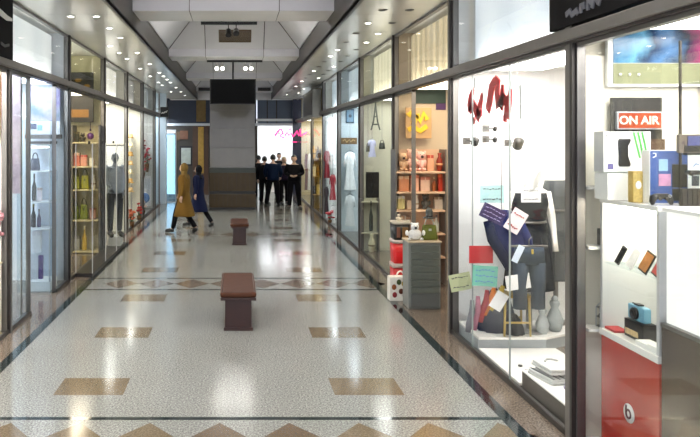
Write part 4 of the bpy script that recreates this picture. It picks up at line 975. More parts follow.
# ------------------------------------------------------------------ goods in the other shops
def C3(h): return tuple(((int(h[i:i+2], 16)/255)**2.2) for i in (0, 2, 4))
def cm(h, rough=.5, metal=0): c_ = C3(h); return mat('goods_'+h, c_, rough, metal, .15, 18)
def g_box(t, w, h, m, m2):
    o = MB(); o.box(-w/2, w/2, -w*.35, w*.35, 0, h*.8, m, .004); o.build('carton', t)
    o = MB(); o.box(-w*.52, w*.52, -w*.37, w*.37, h*.8+.001, h, m2, .004); o.box(-w*.06, w*.06, -w*.375, w*.375, h*.801, h+.004, m); o.build('box_lid', t)
def g_bottle(t, w, h, m, m2):
    o = MB(); o.lathe([(w*.42, 0), (w*.5, h*.05), (w*.5, h*.5), (w*.18, h*.72), (w*.16, h*.86)], m, n=16); o.build('glass_body', t)
    o = MB(); o.lathe([(w*.19, h*.86), (w*.2, h)], m2, n=12); o.build('stopper', t)
def g_bag(t, w, h, m, m2):
    o = MB(); o.loft([(0, 0, 0, w*.5, w*.24), (0, 0, h*.1, w*.51, w*.25), (0, 0, h*.6, w*.42, w*.16), (0, 0, h*.68, w*.40, w*.10)], m, 20, 3.5); o.build('bag_body', t)
    o = MB(); o.tube([(w*.28*math.cos(a), 0, h*.66+h*.34*math.sin(a)) for a in [k*math.pi/8 for k in range(9)]], .009, m2, 6); o.build('handle', t)
    o = MB(); o.box(-w*.08, w*.08, -w*.25, -w*.17, h*.42, h*.52, m2, .002); o.build('clasp', t)
def g_toy(t, w, h, m, m2):
    o = MB(); o.ball((0, 0, h*.32), h*.32, m, 14, (.9*w/h+.1, .8, 1)); o.ball((0, -h*.03, h*.76), h*.23, m, 14)
    for s2 in (-1, 1):
        o.ball((s2*h*.17, 0, h*.93), h*.08, m, 8); o.ball((s2*w*.38, -h*.12, h*.42), h*.10, m, 8, (1, 1, 1.6)); o.ball((s2*w*.28, -h*.2, h*.08), h*.10, m, 8, (1, 1.5, .8))
    o.build('plush_body', t)
    o = MB(); o.ball((0, -h*.24, h*.72), h*.08, m2, 8)
    for s2 in (-1, 1): o.ball((s2*h*.09, -h*.22, h*.82), h*.025, BLACK, 6)
    o.build('face', t)
def g_vase(t, w, h, m, m2):
    o = MB(); o.lathe([(w*.25, 0), (w*.3, h*.03), (w*.5, h*.35), (w*.42, h*.6), (w*.18, h*.82), (w*.3, h)], m, n=18); o.build('vase_body', t)
    o = MB(); o.lathe([(w*.505, h*.33), (w*.515, h*.38), (w*.49, h*.43)], m2, n=18); o.build('painted_band', t)
def g_frame(t, w, h, m, m2):
    o = MB(); o.box(-w/2, w/2, -.015, .015, 0, h, m, .004); o.build('frame', t)
    o = MB(); o.box(-w*.42, w*.42, -.019, -.0155, h*.08, h*.92, m2); o.ball((0, -.02, h*.5), min(w, h)*.2, m, 12, (1, .1, 1)); o.build('picture', t)
def g_dress(t, w, h, m, m2):
    o = MB(); o.loft([(0, 0, 0, w*.5, w*.22), (0, 0, h*.02, w*.5, w*.22), (0, 0, h*.5, w*.3, w*.16), (0, 0, h*.72, w*.36, w*.17), (0, 0, h*.88, w*.34, w*.11), (0, 0, h*.91, w*.12, w*.07)], m, 20)
    for s2 in (-1, 1): o.tube([(s2*w*.30, 0, h*.86), (s2*w*.44, 0, h*.7), (s2*w*.47, 0, h*.55)], [w*.10, w*.08, w*.06], m, 8)
    o.build('cloth', t)
    o = MB(); o.tube([(-w*.3, 0, h*.895), (0, 0, h*.95), (w*.3, 0, h*.895)], .006, m2, 6); o.tube([(0, 0, h*.95), (0, 0, h), (.02, 0, h+.02)], .005, m2, 6); o.build('hanger', t)
def g_flowers(t, w, h, m, m2):
    r = random.Random(int(w*1000+h*77)); o = MB(); st = MB()
    for k in range(16):
        a = r.uniform(0, 6.28); q = r.uniform(.1, .5)*w; z = h*r.uniform(.45, .95); x, y = q*math.cos(a), q*.7*math.sin(a)
        for j in range(5): o.ball((x+.018*math.cos(j*1.26), y+.018*math.sin(j*1.26), z), .02+w*.02, m, 6)
        o.ball((x, y-.01, z+.012), .014+w*.01, m2, 6); st.tube([(0, 0, h*.1), (x*.5, y*.5, z*.6), (x, y, z)], .005, cm('2c4a1e'), 5)
    o.build('blossoms', t); st.build('stems', t)
    o = MB(); o.lathe([(w*.18, 0), (w*.28, h*.3), (w*.26, h*.32)], cm('6b4a2a'), n=14); o.build('basket', t)
def g_hat(t, w, h, m, m2):
    o = MB(); o.lathe([(w*.5, 0), (w*.5, h*.08), (w*.3, h*.15), (w*.28, h*.8), (w*.2, h), (.005, h*1.02)], m, n=20, sy=.9); o.build('hat_body', t)
    o = MB(); o.lathe([(w*.305, h*.16), (w*.30, h*.32)], m2, n=20, sy=.9); o.build('hat_band', t)
def g_mug(t, w, h, m, m2):
    o = MB(); o.lathe([(w*.36, 0), (w*.4, h*.1), (w*.4, h*.95), (w*.36, h), (w*.34, h*.2)], m, n=18); o.build('cup', t)
    o = MB(); o.tube([(w*.38+w*.18*math.sin(a), 0, h*.5+h*.28*math.cos(a)) for a in [k*math.pi/6 for k in range(7)]], .008, m2, 6); o.build('handle', t)
def g_globe(t, w, h, m, m2):
    o = MB(); o.ball((0, 0, h*.45), w*.5, m, 16); o.build('globe', t)
    o = MB(); o.lathe([(w*.15, h*.85), (w*.12, h), (.006, h*1.02), (.006, h*1.6)], m2, n=12); o.build('fitting', t)
def wire(t, h, x=0):
    top = ZT+.05-t.location.z
    if top > h: o = MB(); o.tube([(x, 0, h), (x, 0, top)], .004, FRAME, 5); o.build('hanging_wire', t)
GB = dict(box=(g_box, 'gift_box', 'box'), bottle=(g_bottle, 'bottle', 'bottle'), bag=(g_bag, 'handbag', 'bag'), toy=(g_toy, 'plush_toy', 'toy'), vase=(g_vase, 'vase', 'vase'), frame=(g_frame, 'framed_picture', 'picture'),
          dress=(g_dress, 'hanging_dress', 'dress'), flowers=(g_flowers, 'flower_basket', 'flowers'), hat=(g_hat, 'hat', 'hat'), mug=(g_mug, 'mug', 'mug'), globe=(g_globe, 'globe_lamp', 'lamp'))
def goods(kind, px0, px1, py0, py1, d, c1, c2, label, grp=None, zfix=None, mm=None):
    fn, nm, cat = GB[kind]; p = at((px0+px1)/2, py1, d); wd = (px1-px0)*d/700; h = (py1-py0)*d/700
    if zfix is not None: p.z = zfix
    t = thing(nm, label, cat, p, 0, grp); fn(t, wd, h, mm or cm(c1), cm(c2))
    if zfix is None and kind in ('dress', 'bag', 'globe', 'box', 'toy') or (kind == 'flowers' and px0 > 0 and zfix is None): wire(t, h*(1.6 if kind == 'globe' else 1))
    return t
def shelf_unit(px0, px1, y, pys, dep, c_, label, zt=None, full=True):
    """boards against a partition at depth y; pys are seen at the items' depth y-dep/2"""
    d = y-dep/2; a = at(px0, 0, y-dep).x; b = at(px1, 0, y-dep).x
    t = thing('display_shelves', label, 'shelves', ((a+b)/2, y, 0)); hw = abs(b-a)/2; zs = [at(0, p, d).z for p in pys]
    for z in zs:
        o = MB(); o.box(-hw, hw, -dep, -.03, z-.03, z-.002, c_, .004); o.build('shelf_board', t)
    o = MB(); top = zt or max(zs)+.35
    for s2 in (-1, 1): o.box(s2*hw-.012, s2*hw+.012, -dep, -.03, 0, top, FRAME)
    o.build('upright', t); o = MB(); o.box(-hw, hw, -.028, -.01, 0, top, c_); o.build('back_panel', t)
    return t, zs, d

# --- R2 gift shop
yP = YB[1]
SHP = mat('shelf_peach', (.72, .48, .32), .5, 0, .08, 4)
t, zs, d = shelf_unit(396, 446, yP, [171, 191, 209, 232, 255], .36, SHP, 'peach display shelves full of gifts in the gift shop', 2.15)
L = lambda x: x+' in the gift shop'
for k, (kd, a, b, h0, c1, c2, lab) in enumerate([
    ('toy', 399, 407, 18, 'd9b08c', '402018', 'tan plush doll at the glass end of the top gift shelf'), ('toy', 408, 416, 22, 'e8b4a0', '5a2a20', 'peach plush doll second on the top gift shelf'),
    ('toy', 417, 425, 20, 'eeb9ae', '3a2020', 'pink plush doll third on the top gift shelf'), ('box', 427, 433, 16, 'e0a080', 'c05040', 'peach box beside the dolls on the top gift shelf'), ('vase', 436, 443, 18, '8c2f1c', 'd8a070', 'rust red vase at the far end of the top gift shelf')]): goods(kd, a, b, 171-h0, 171, d, c1, c2, lab, None, zs[0])
for kd, a, b, h0, c1, c2, lab in [('box', 398, 408, 15, 'e89a70', 'f2c8a0', 'orange gift box first on the second gift shelf'), ('box', 410, 418, 16, 'f0b89a', 'd98060', 'pale peach gift box on the second gift shelf'),
    ('box', 420, 429, 14, 'e6c0a8', 'c87860', 'wide sand gift box on the second gift shelf'), ('bottle', 432, 436, 14, 'a85a30', 'e8d0a0', 'amber bottle on the second gift shelf'), ('box', 438, 444, 17, 'c03a20', 'e07040', 'red orange box at the end of the second gift shelf')]: goods(kd, a, b, 191-h0, 191, d, c1, c2, lab, None, zs[1])
for kd, a, b, h0, c1, c2, lab in [('box', 397, 404, 13, 'f4e6a0', 'ffffff', 'lemon yellow box on the third gift shelf'), ('mug', 406, 412, 9, 'f6d8c0', 'e09070', 'cream mug on the third gift shelf'), ('vase', 414, 419, 14, 'f0e8dc', 'c0a080', 'ivory vase on the third gift shelf'),
    ('toy', 421, 430, 15, '60605c', '202020', 'grey figurine on the third gift shelf'), ('box', 434, 442, 12, 'd8c8b4', 'a08060', 'beige box on the third gift shelf')]: goods(kd, a, b, 209-h0, 209, d, c1, c2, lab, None, zs[2])
for kd, a, b, h0, c1, c2, lab in [('box', 400, 409, 16, 'e8e4da', 'd0a080', 'white box on the fourth gift shelf'), ('bottle', 434, 439, 17, 'd8e0d0', '808080', 'pale bottle on the fourth gift shelf')]: goods(kd, a, b, 232-h0, 232, d, c1, c2, lab, None, zs[3])
t = thing('shop_sign', 'brown orange sign with bold yellow lettering high in the gift shop', 'sign', at(418, 123, yP-.15))
o = MB(); o.box(-.20, .22, 0, .04, -.25, .25, mat('sign_cream', (.50, .30, .14), .4), .006); o.build('board', t)
o = MB(); q = at(418, 123, yP-.15)
for st, wd in (([(408, 116), (412, 112), (416, 117), (413, 124)], .09), ([(417, 114), (420, 122), (424, 113), (427, 120)], .08), ([(408, 130), (414, 127), (420, 131), (427, 126)], .08)):
    o.ribbon([at(a, b, yP-.16)-q for a, b in st], wd, 'y', .02, mat('sign_amber', (.75, .48, .02), .4))
o.build('lettering', t)
t = thing('shop_sign', 'dark green board above the yellow lettering in the gift shop', 'sign', at(430, 96, yP-.012))
o = MB(); o.box(-.26, .26, 0, .03, -.12, .10, cm('1f3a34'), .004); o.build('board', t); wire(t, .1); o = MB(); o.box(-.27, .27, -.004, -.001, .10, .115, FRAME); o.build('edge', t)
t = thing('wall_plaque', 'purple square plaque beside the dark green board in the gift shop', 'plaque', at(441, 103, yP-.002))
o = MB(); o.box(-.08, .08, 0, .02, -.11, .09, cm('4a2a5c'), .004); o.build('board', t); o = MB(); o.box(-.05, .05, -.004, -.001, .03, .07, cm('b8a060')); o.build('motif', t)
# doorway things : crates, bag, drawer unit, plush
ux, uy = 2.36, 9.50
t = thing('drawer_unit', 'tall grey plastic drawer unit standing in the gift shop doorway', 'drawers', (ux, uy, 0))
PL = mat('plastic_grey', (.20, .21, .20), .3, 0, .08, 5); PLD = mat('plastic_dark', (.10, .11, .11), .35)
o = MB(); o.box(0, .44, .02, .36, 0, .90, PL, .012); o.build('casing', t)
for k in range(7):
    z = .22+k*.094
    o = MB(); o.box(.03, .41, -.004, .018, z, z+.082, cm('5a605a'), .005); q = o.build('drawer', t)
    o = MB(); o.box(.12, .32, -.014, -.005, z+.058, z+.068, PLD, .002); o.build('handle', q)
o = MB(); o.box(.03, .41, -.004, .018, .03, .21, PLD, .005); o.build('drawer', t)
o = MB(); o.box(-.01, .45, -.005, .37, .901, .925, cm('b8a890'), .006); o.build('unit_top', t)
FUR = mat('plush_white', (.75, .76, .76), .9, 0, .12, 40, bump=.6)
t = thing('plush_toy', 'white plush toy sprawled on top of the grey drawer unit', 'toy', (2.47, 9.62, .926)); g_toy(t, .30, .24, FUR, BLACK)
t = thing('handbag', 'olive green bag with silver rim standing on the grey drawer unit', 'bag', (2.68, 9.66, .926)); g_bag(t, .22, .30, cm('5c6420'), cm('b0b4ac'))
t = thing('hat', 'black and grey cap hung over the olive green bag', 'hat', (2.68, 9.66, 1.222)); g_hat(t, .17, .13, cm('3c4040'), BLACK)
REDP = mat('crate_red', (.55, .015, .02), .3, 0, .1, 6)
def crate(z, h, m, lab, rim):
    t = thing('storage_box', lab, 'box', (2.485, 10.55, z), 0, None)
    o = MB(); o.loft([(0, 0, 0, .115, .13), (0, 0, .01, .12, .135), (0, 0, h*.86, .13, .145)], m, 24, 7); o.build('tub', t)
    o = MB(); o.loft([(0, 0, h*.86, .138, .153), (0, 0, h*.99, .138, .153)], rim, 24, 7); o.build('rim_lid', t); return t
crate(0, .46, REDP, 'red tub at the bottom of the stack in front of the gift shop', cm('b8a8a0'))
crate(.461, .35, mat('crate_bright', (.66, .01, .012), .3, 0, .1, 6), 'brighter red tub, second in the stack beside the drawer unit', cm('c8b8b0'))
t = crate(.812, .27, BLACK, 'black box with brown panels on top of the red tubs', cm('c0b8a8'))
o = MB(); o.box(-.08, -.03, -.156, -.147, .04, .19, cm('7a5040')); o.box(.0, .09, -.156, -.147, .04, .19, cm('8a6840')); o.build('printed_panel', t)
t = thing('plush_toy', 'small pale plush toy sitting on top of the black box of the stack', 'toy', (2.47, 10.55, 1.083)); g_toy(t, .11, .10, cm('e4d8c4'), BLACK)
t = thing('shopping_bag', 'white printed bag with brown pictures at the foot of the red tubs', 'bag', (2.34, 10.08, 0))
o = MB(); o.box(-.13, .12, -.09, .09, 0, .34, cm('e6e2d8'), .01); o.build('bag_body', t)
o = MB()
for a, b, c_ in ((-.07, .20, '8a4a20'), (.03, .14, '5a2a18'), (.07, .25, 'a88a20'), (-.06, .09, '8c2a30'), (.0, .27, '3c4a20')): o.ball((a, -.092, b), .034, cm(c_), 8, (1, .1, 1.2))
o.build('print', t)
o = MB(); o.tube([(.04+.05*math.cos(a), 0, .34+.07*math.sin(a)) for a in [k*math.pi/8 for k in range(9)]], .012, cm('f0e4dc'), 6); o.build('handle', t)

# --- R3 cream walled shop
yP = YB[2]; d = yP-.25
t = thing('wall_decal', 'dark lattice tower silhouette hung high in the cream walled shop', 'wall decoration', at(375.5, 130, d)); DK = cm('3a4038')
o = MB(); o.ribbon([(-.09, 0, 0), (-.04, 0, .18), (-.012, 0, .42), (0, 0, .60)], [.03, .03, .03, .01], 'y', .01, DK); o.ribbon([(.09, 0, 0), (.04, 0, .18), (.012, 0, .42), (0, 0, .60)], [.03, .03, .03, .01], 'y', .01, DK)
o.box(-.06, .06, -.006, .006, .10, .13, DK); o.box(-.035, .035, -.006, .006, .26, .285, DK); o.build('tower', t)
goods('frame', 366, 379, 172, 199, yP+.003, '101012', '0c0c0e', 'large black framed picture with a small red and white mark in the cream shop')
for kd, a, b, y0, y1, c1, c2, lab in [('dress', 368, 376, 138, 157, 'b8bce0', '808080', 'pale lilac child dress hung in the cream shop'),  ('bag', 379, 385, 140, 149, '20281c', '303028', 'small black handbag hung at eye level in the cream shop'),
    ('bottle', 369, 373, 201, 231, '20241c', '404038', 'tall dark bottle under the black framed picture'), ('vase', 368, 375, 234, 252, 'cfc9a8', '80785a', 'ivory vase low in the cream shop'), ('bag', 366, 370, 143, 152, '30301c', '403828', 'tiny olive handbag beside the lilac dress')]:
    goods(kd, a, b, y0, y1, d, c1, c2, lab)
t, zs, dd = shelf_unit(361, 379, yP, [201, 232, 253], .2, cm('b8b49c'), 'narrow cream shelves below the black framed picture', 1.1)
# --- R4 blue walled shop
yP = YB[3]; d = yP-.25
goods('frame', 346, 354, 109, 123, yP+.003, '1f3a50', '7090a8', 'dark blue framed poster high in the blue walled shop')
t = thing('shop_sign', 'brown strip sign with blurred letters in the blue walled shop', 'sign', at(349, 141, d))
o = MB(); o.box(-.20, .20, 0, .03, -.08, .08, cm('6a5030'), .004); o.build('board', t)
o = MB(); o.ribbon([(-.15, -.006, 0), (-.1, -.006, .04), (-.06, -.006, -.03), (0, -.006, .03), (.05, -.006, -.02), (.1, -.006, .03), (.15, -.006, 0)], .02, 'y', .006, cm('c0a070')); o.build('lettering', t)
goods('dress', 344, 356, 148, 190, d, 'eceef2', '808890', 'long white dress hung in the blue walled shop')
goods('dress', 345, 355, 192, 226, d-.45, 'd4d8dc', '5a5a60', 'silver grey skirt set hung below the white dress')
# --- R5 white dress shop
yP = YB[4]; d = yP-.25
goods('globe', 329, 336, 118, 124, d-.2, 'ffffff', '404040', 'glowing white globe lamp in the white dress shop', mm=mat('globe_glow', (1, 1, 1), .4, 0, 0, 3, emit=3))
for a, b, y0, y1, c1, lab in ((324, 330, 148, 178, '7a1420', 'dark red dress hung in the white dress shop'), (330, 336, 142, 168, 'f2ece8', 'short white dress hung beside the dark red dress'), (329.5, 336, 172, 200, 'a03038', 'rose red dress hung under the short white dress'),
        (324, 329, 184, 214, '2a1a1c', 'black dress low in the white dress shop'), (330, 336, 204, 226, 'e4dcd8', 'ivory dress hung lowest in the white dress shop')):
    goods('dress', a, b, y0, y1, d-(.5 if y0 > 170 else 0)-(.5 if y0 > 200 else 0), c1, '606060', lab)
goods('flowers', 326, 334, 222, 236, d-1.2, 'a01c28', 'f0c0b0', 'red and white flower basket on the floor of the white dress shop', zfix=0)
# --- R6 gold shop, R7
yP = YB[5]; d = yP-.25
t, zs, dd = shelf_unit(312.5, 321, yP, [158, 176, 194], .3, cm('b08a3c'), 'gold coloured shelves in the shop under the grey sign box', 2.0)
for (z, a, c1, kd, lab) in ((0, 314, 'd0a040', 'vase', 'gold vase on the top gold shelf'), (0, 318, '3a2a1c', 'bottle', 'brown bottle on the top gold shelf'), (1, 314, 'e8d8a8', 'box', 'cream box on the middle gold shelf'), (1, 318, 'a07020', 'vase', 'amber vase on the middle gold shelf'), (2, 314, '2a2018', 'bag', 'dark bag on the bottom gold shelf'), (2, 318, 'd8b860', 'box', 'yellow box on the bottom gold shelf')):
    goods(kd, a-1.7, a+1.7, 146, 158, dd, c1, '806030', lab, None, zs[z])
for i, (px, c1, lab) in enumerate(((309.5, 'e8e4dc', 'white dress in the last shop window before the end'), (306.5, '5a2028', 'wine red dress in the last shop window before the end'))):
    goods('dress', px-2, px+2, 150, 190, 26.5+i*1.5, c1, '505050', lab)
# grey sign box with dark inset on the right wall
t = thing('sign_box', 'grey box with dark brown inset panel projecting high from the shopfronts before the end', 'sign', (2.48, 20.9, 2.98))
GRB = mat('sign_box_grey', (.30, .30, .29), .4)
o = MB(); o.box(-.16, .09, 0, 3.0, 0, .84, GRB, .01); o.build('casing', t)
o = MB(); o.box(-.168, -.161, .18, 2.8, .09, .75, mat('inset_brown', (.04, .03, .015), .3, 0, .8, 6)); o.build('inset_panel', t)

# --- left side : L0 shop
yP = YB[1]
t = thing('display_cabinet', 'white cabinet with blue and black bottles in the open doorway', 'cabinet', (-2.97, 10.62, 0))
o = MB(); o.box(-.16, .16, 0, .45, 0, .15, WHITE, .006); o.build('base', t)
zc = [.152, .95, 1.36, 1.83]
for z in zc[1:]: o = MB(); o.box(-.155, .155, .03, .45, z-.02, z-.001, WHITEG, .003); o.build('shelf_board', t)
o = MB(); o.box(-.16, .16, .451, .47, .15, 2.24, cm('c8d4e4')); o.build('back_panel', t)
o = MB(); o.box(-.16, -.145, 0, .02, .15, 2.24, LGREY); o.box(.145, .16, 0, .02, .15, 2.24, LGREY); o.box(-.16, .16, 0, .45, 2.24, 2.28, DARKMETAL); o.build('frame', t)
o = MB(); o.box(-.13, .13, .05, .1, 2.18, 2.205, mat('cab_strip', (1, .86, .7), .4, 0, 0, 3, emit=6)); o.build('light_strip', t)
dC = 10.85
for kd, a, b, z, h, c1, c2, lab in (('bag', 30.5, 40, 1.83, .27, '101c3c', '203050', 'navy handbag on the top shelf of the white bottle cabinet'), ('bottle', 32, 36.5, 1.36, .42, '08090c', '303030', 'tall black bottle standing below the navy handbag'),
        ('bottle', 31, 36, .95, .36, '0c0f1c', '8a8030', 'dark bottle with olive stopper on the lower shelf'), ('bottle', 37, 41, .95, .28, '3a2c5c', '202020', 'short violet bottle on the lower shelf of the bottle cabinet'),
        ('box', 33, 41, .56, .33, 'eeeef2', 'd8d8e0', 'white box on the stack at the foot of the bottle cabinet'), ('box', 37.5, 43, .152, .36, '3c1870', '4a2088', 'deep purple box at the foot of the bottle cabinet'), ('box', 37.5, 42, 1.36, .2, 'd8c8cc', 'b09898', 'pinkish box beside the tall black bottle')):
    goods(kd, a, b, 0, h*700/dC, dC, c1, c2, lab, None, z)
o = MB(); o.box(-.06, .06, 0, .12, 0, .40, cm('d0d4dc'), .004); tag(o.build('riser_block', None, (at(35, 0, dC).x, 10.78, .155)), 'pale riser block holding up the white box in the bottle cabinet', 'riser')
# poster and header over the L0 door
X = XL-.05
pp = at(49, 101, 10.2)
pz = bpy.data.materials.new('poster_violet'); pz.use_nodes = True; nt = pz.node_tree; b = nt.nodes['Principled BSDF']; nz = nt.nodes.new('ShaderNodeTexNoise'); nz.inputs['Scale'].default_value = 2.4; nz.inputs['Detail'].default_value = 6; tc = nt.nodes.new('ShaderNodeTexCoord')
cr = nt.nodes.new('ShaderNodeValToRGB'); E = cr.color_ramp.elements; E[0].position = .38; E[0].color = (.10, .15, .20, 1); E[1].position = .66; E[1].color = (.08, .04, .24, 1); k = E.new(.5); k.color = (.24, .24, .34, 1)
nt.links.new(tc.outputs['Object'], nz.inputs[0]); nt.links.new(nz.outputs['Fac'], cr.inputs[0]); nt.links.new(cr.outputs[0], b.inputs['Base Color']); nt.links.new(cr.outputs[0], b.inputs['Emission Color']); b.inputs['Emission Strength'].default_value = .0
t = thing('poster', 'blurred violet and pale blue poster above the doorway of the bottle cabinet shop', 'poster', (XL-.24, 11.2, 2.62))
o = MB(); o.box(-.34, .16, 0, .03, -.02, .56, pz); o.build('print', t); o = MB(); o.box(-.36, .18, -.004, .0, -.045, -.021, LGREY); o.box(-.36, .18, -.004, 0, .56, .58, LGREY); o.build('frame', t)
t = thing('header_sign', 'white header strip with a small dark blue mark above the shop doorway', 'sign', (XL-.24, 11.12, 2.40))
o = MB(); o.box(-.36, .18, 0, .05, -.01, .20, cm('b4b8c0'), .004); o.build('board', t)
o = MB(); o.box(-.30, -.19, -.004, -.001, .07, .16, cm('1a2a50')); o.box(-.18, -.10, -.004, -.001, .05, .14, cm('6090b8')); o.build('mark', t)
o = MB(); o.box(-.38, .20, .0, .06, -.08, -.012, DARKMETAL); o.build('dark_rail', t)
# pink pane of flowers poster near first pillar
t = thing('poster', 'pale pink flowered poster standing behind the glass next to the first pillar', 'poster', (-2.90, 9.15, 1.6))
o = MB(); o.box(-.10, .10, 0, .02, 0, 1.55, mat('pinkish_print', (.62, .50, .58), .5, 0, .5, 7)); o.build('print', t); o = MB(); o.box(-.11, -.1, -.01, .03, -1.6, 1.56, FRAME); o.box(.1, .11, -.01, .03, -1.6, 1.56, FRAME); o.build('frame', t)
# open glass door leaf of L0
t = thing('glass_door', 'open frosted blue glass door leaf beside the bottle cabinet', 'door', (-2.76, 10.46, 0))
BG = glassmat('blue_glass', (.86, .92, .96), .08)
o = MB(); o.box(-.006, .006, .0, .085, .02, 2.6, BG); o.box(-.5, -.0, .0, .008, .02, 2.6, BG); o.build('pane', t)
o = MB(); o.tube([(-.42, -.03, .9), (-.42, -.03, 1.3)], .012, LGREY); o.tube([(-.42, -.03, .95), (-.42, .0, .95)], .01, LGREY); o.tube([(-.42, -.03, 1.25), (-.42, 0, 1.25)], .01, LGREY); o.build('handle', t)
# Lm shop : black letter sign above, orange poster, flowers
t = thing('fascia_sign', 'black fascia board crossed by a white stroke at the edge of the picture', 'sign', (XL+.07, 8.36, ZT+.14))
o = MB(); o.box(-.05, .0, -2.6, 0, 0, .74, mat('fascia_black2', (.006, .006, .008), .6, spec=.08), .006); o.build('board', t)
o = MB(); FX2 = XL+.08; oo = Vector((XL+.07, 8.36, ZT+.14))
o.ribbon([onx(-6, 6, FX2)-oo, onx(0, 12, FX2)-oo, onx(7, 18, FX2)-oo, onx(12, 20, FX2)-oo], [.06, .07, .06, .03], 'x', .012, WHITE); o.ribbon([onx(1, 43, FX2)-oo, onx(5, 46, FX2)-oo, onx(9, 45, FX2)-oo], .03, 'x', .012, cm('505050')); o.build('lettering', t)
t = thing('poster', 'orange and cream light poster behind the glass at the edge of the picture', 'poster', (XL-.35, 8.30, 2.40))
o = MB(); o.box(-.5, .26, 0, .03, .15, .72, mat('poster_orange', (.75, .28, .06), .4, 0, .6, 4, emit=.5)); o.build('orange_print', t)
o = MB(); o.box(-.5, .26, 0, .03, -.06, .149, cm('f6e8d0')); o.build('cream_print', t)
goods('flowers', -8, 2, 206, 262, 8.2, 'c88890', 'f0d8d8', 'pink and white flower arrangement on a stand at the edge of the picture')
t = thing('display_riser', 'yellowish round display stand under the pink flowers', 'stand', at(-3, 262, 8.2)); zz = at(0, 262, 8.2).z
o = MB(); o.lathe([(.12, -zz), (.13, -zz+.03), (.10, -zz+.06), (.09, -.03), (.14, -.02), (.14, -.002)], cm('c8bc98'), n=20, sx=.42, sy=.42); o.build('pedestal', t)

# --- L1 yellow shop
yP = YB[2]; d = yP-.28
t = thing('poster', 'large black poster with gold patches hung across the cream yellow shop', 'poster', (XL-.32, yP-.30, 2.66))
o = MB(); o.box(-.42, .16, 0, .025, 0, 1.02, cm('100e0a'), .004); o.build('board', t)
o = MB(); o.box(-.30, .06, -.005, -.001, .10, .26, cm('6a480c')); 
for a, z, r_ in ((-.3, .62, .05), (-.2, .70, .06), (-.08, .66, .07), (.03, .74, .05), (-.15, .86, .05), (-.3, .80, .04)): o.ball((a, -.003, z), r_, cm('7a5a18'), 10, (1.4, .06, .8))
o.build('gold_print', t)
t, zs, dd = shelf_unit(72, 99, yP, [142, 166, 189, 219, 250], .40, cm('c4b890'), 'cream shelves with bags and boxes in the green bag shop', 2.6)
for kd, a, b, k, h0, c1, c2, lab in [('box', 73, 79, 0, 10, '2c2c1c', '5a5030', 'dark olive box on the top shelf of the green bag shop'), ('toy', 80, 86, 0, 9, '3a3428', '101010', 'dark brown toy on the top shelf of the green bag shop'), ('globe', 87, 94, 0, 13, '4a1c58', '301040', 'purple ball lamp on the top shelf of the green bag shop'),
        ('box', 73, 80, 1, 13, 'd87860', 'f0c0a0', 'coral box on the second shelf of the green bag shop'), ('box', 81, 87, 1, 11, 'e8a088', 'c85040', 'salmon box on the second shelf of the green bag shop'), ('mug', 89, 94, 1, 8, 'f0e8d0', 'd0a080', 'cream mug on the second shelf of the green bag shop'),
        ('bag', 72, 80, 2, 20, '8a8a20', '5a5a18', 'olive yellow handbag on the middle shelf of the green bag shop'), ('bag', 81, 89, 2, 20, 'a09c30', '606020', 'lime yellow handbag on the middle shelf of the green bag shop'), ('vase', 91, 96, 2, 14, 'd8d0b8', '806040', 'ivory vase on the middle shelf of the green bag shop'),
        ('bag', 72, 79, 3, 19, '6a7420', '4a4c18', 'dark green handbag on the fourth shelf'), ('bag', 80, 88, 3, 21, '7c8424', '4a4c18', 'mossy green handbag on the fourth shelf'), ('box', 90, 96, 3, 11, 'a07868', '704838', 'brown pink box on the fourth shelf'),
        ('bottle', 82, 87, 4, 24, 'd8b040', 'f0e0a0', 'tall golden bottle on the lowest shelf of the green bag shop'), ('box', 73, 80, 4, 14, 'b8b4a8', '8a8478', 'grey box on the lowest shelf of the green bag shop')]:
    goods(kd, a, b, 142-h0, 142, dd, c1, c2, lab, None, zs[k])
# --- protruding glass case with mannequin
t = thing('glass_case', 'tall glass display case projecting from the shopfront around the mannequin', 'display case', (-2.56, 11.75, 0))
o = MB(); o.box(-.125, .17, 0, 3.6, 0, .06, DARKMETAL, .005); o.build('base', t)
o = MB(); o.box(.160, .166, .02, 3.58, .061, 2.22, GLASS); o.box(-.12, .159, .004, .01, .061, 2.22, GLASS); o.box(-.12, .166, .02, 3.58, 2.221, 2.228, GLASS); o.build('pane', t)
for y in (0, 1.2, 2.4, 3.58): o = MB(); o.box(.158, .172, y, y+.014, .06, 2.24, LGREY); o.build('post', t)
o = MB(); o.box(-.12, -.106, 0, .014, .06, 2.24, LGREY); o.build('post', t)
for y in (.3, 1.5, 2.7): o = MB(); o.lathe([(.02, 0), (.02, .05)], BLACK, (.05, y, 2.23), 10); o.build('glass_clamp', t)
o = MB(); o.box(-.12, .14, -.18, .18, 0, .20, cm('c8c8c4'), .006); tag(o.build('display_riser', None, (-2.56, 14.95, .061)), 'pale block under the grey mannequin inside the glass case', 'riser')
GM = mat('mannequin_grey', (.16, .18, .22), .35, .2, .2, 6)
person('mannequin', 'slim grey mannequin in dark leggings standing inside the projecting glass case', (-2.56, 14.92, .262), math.radians(25), 1.76, dict(sl=(.14, .01, 1.42), sr=(-.14, .01, 1.42), el=(.17, .02, 1.16), er=(-.17, .02, 1.16), wl=(.16, -.05, .93), wr=(-.12, -.10, 1.02)), mat('top_grey', (.22, .25, .30), .6, 0, .2, 10), mat('leggings', (.03, .035, .045), .5, 0, .2, 10), None, skin=GM, cat='mannequin')
t = thing('poster', 'white lit backing board behind the grey mannequin', 'board', (XL-.30, YB[3]-.12, .9))
o = MB(); o.box(-.26, .25, 0, .03, 0, 1.25, WHITE, .004); o.build('board', t); o = MB(); o.box(-.27, .26, -.006, -.001, 1.25, 1.28, FRAME); o.build('rail', t)
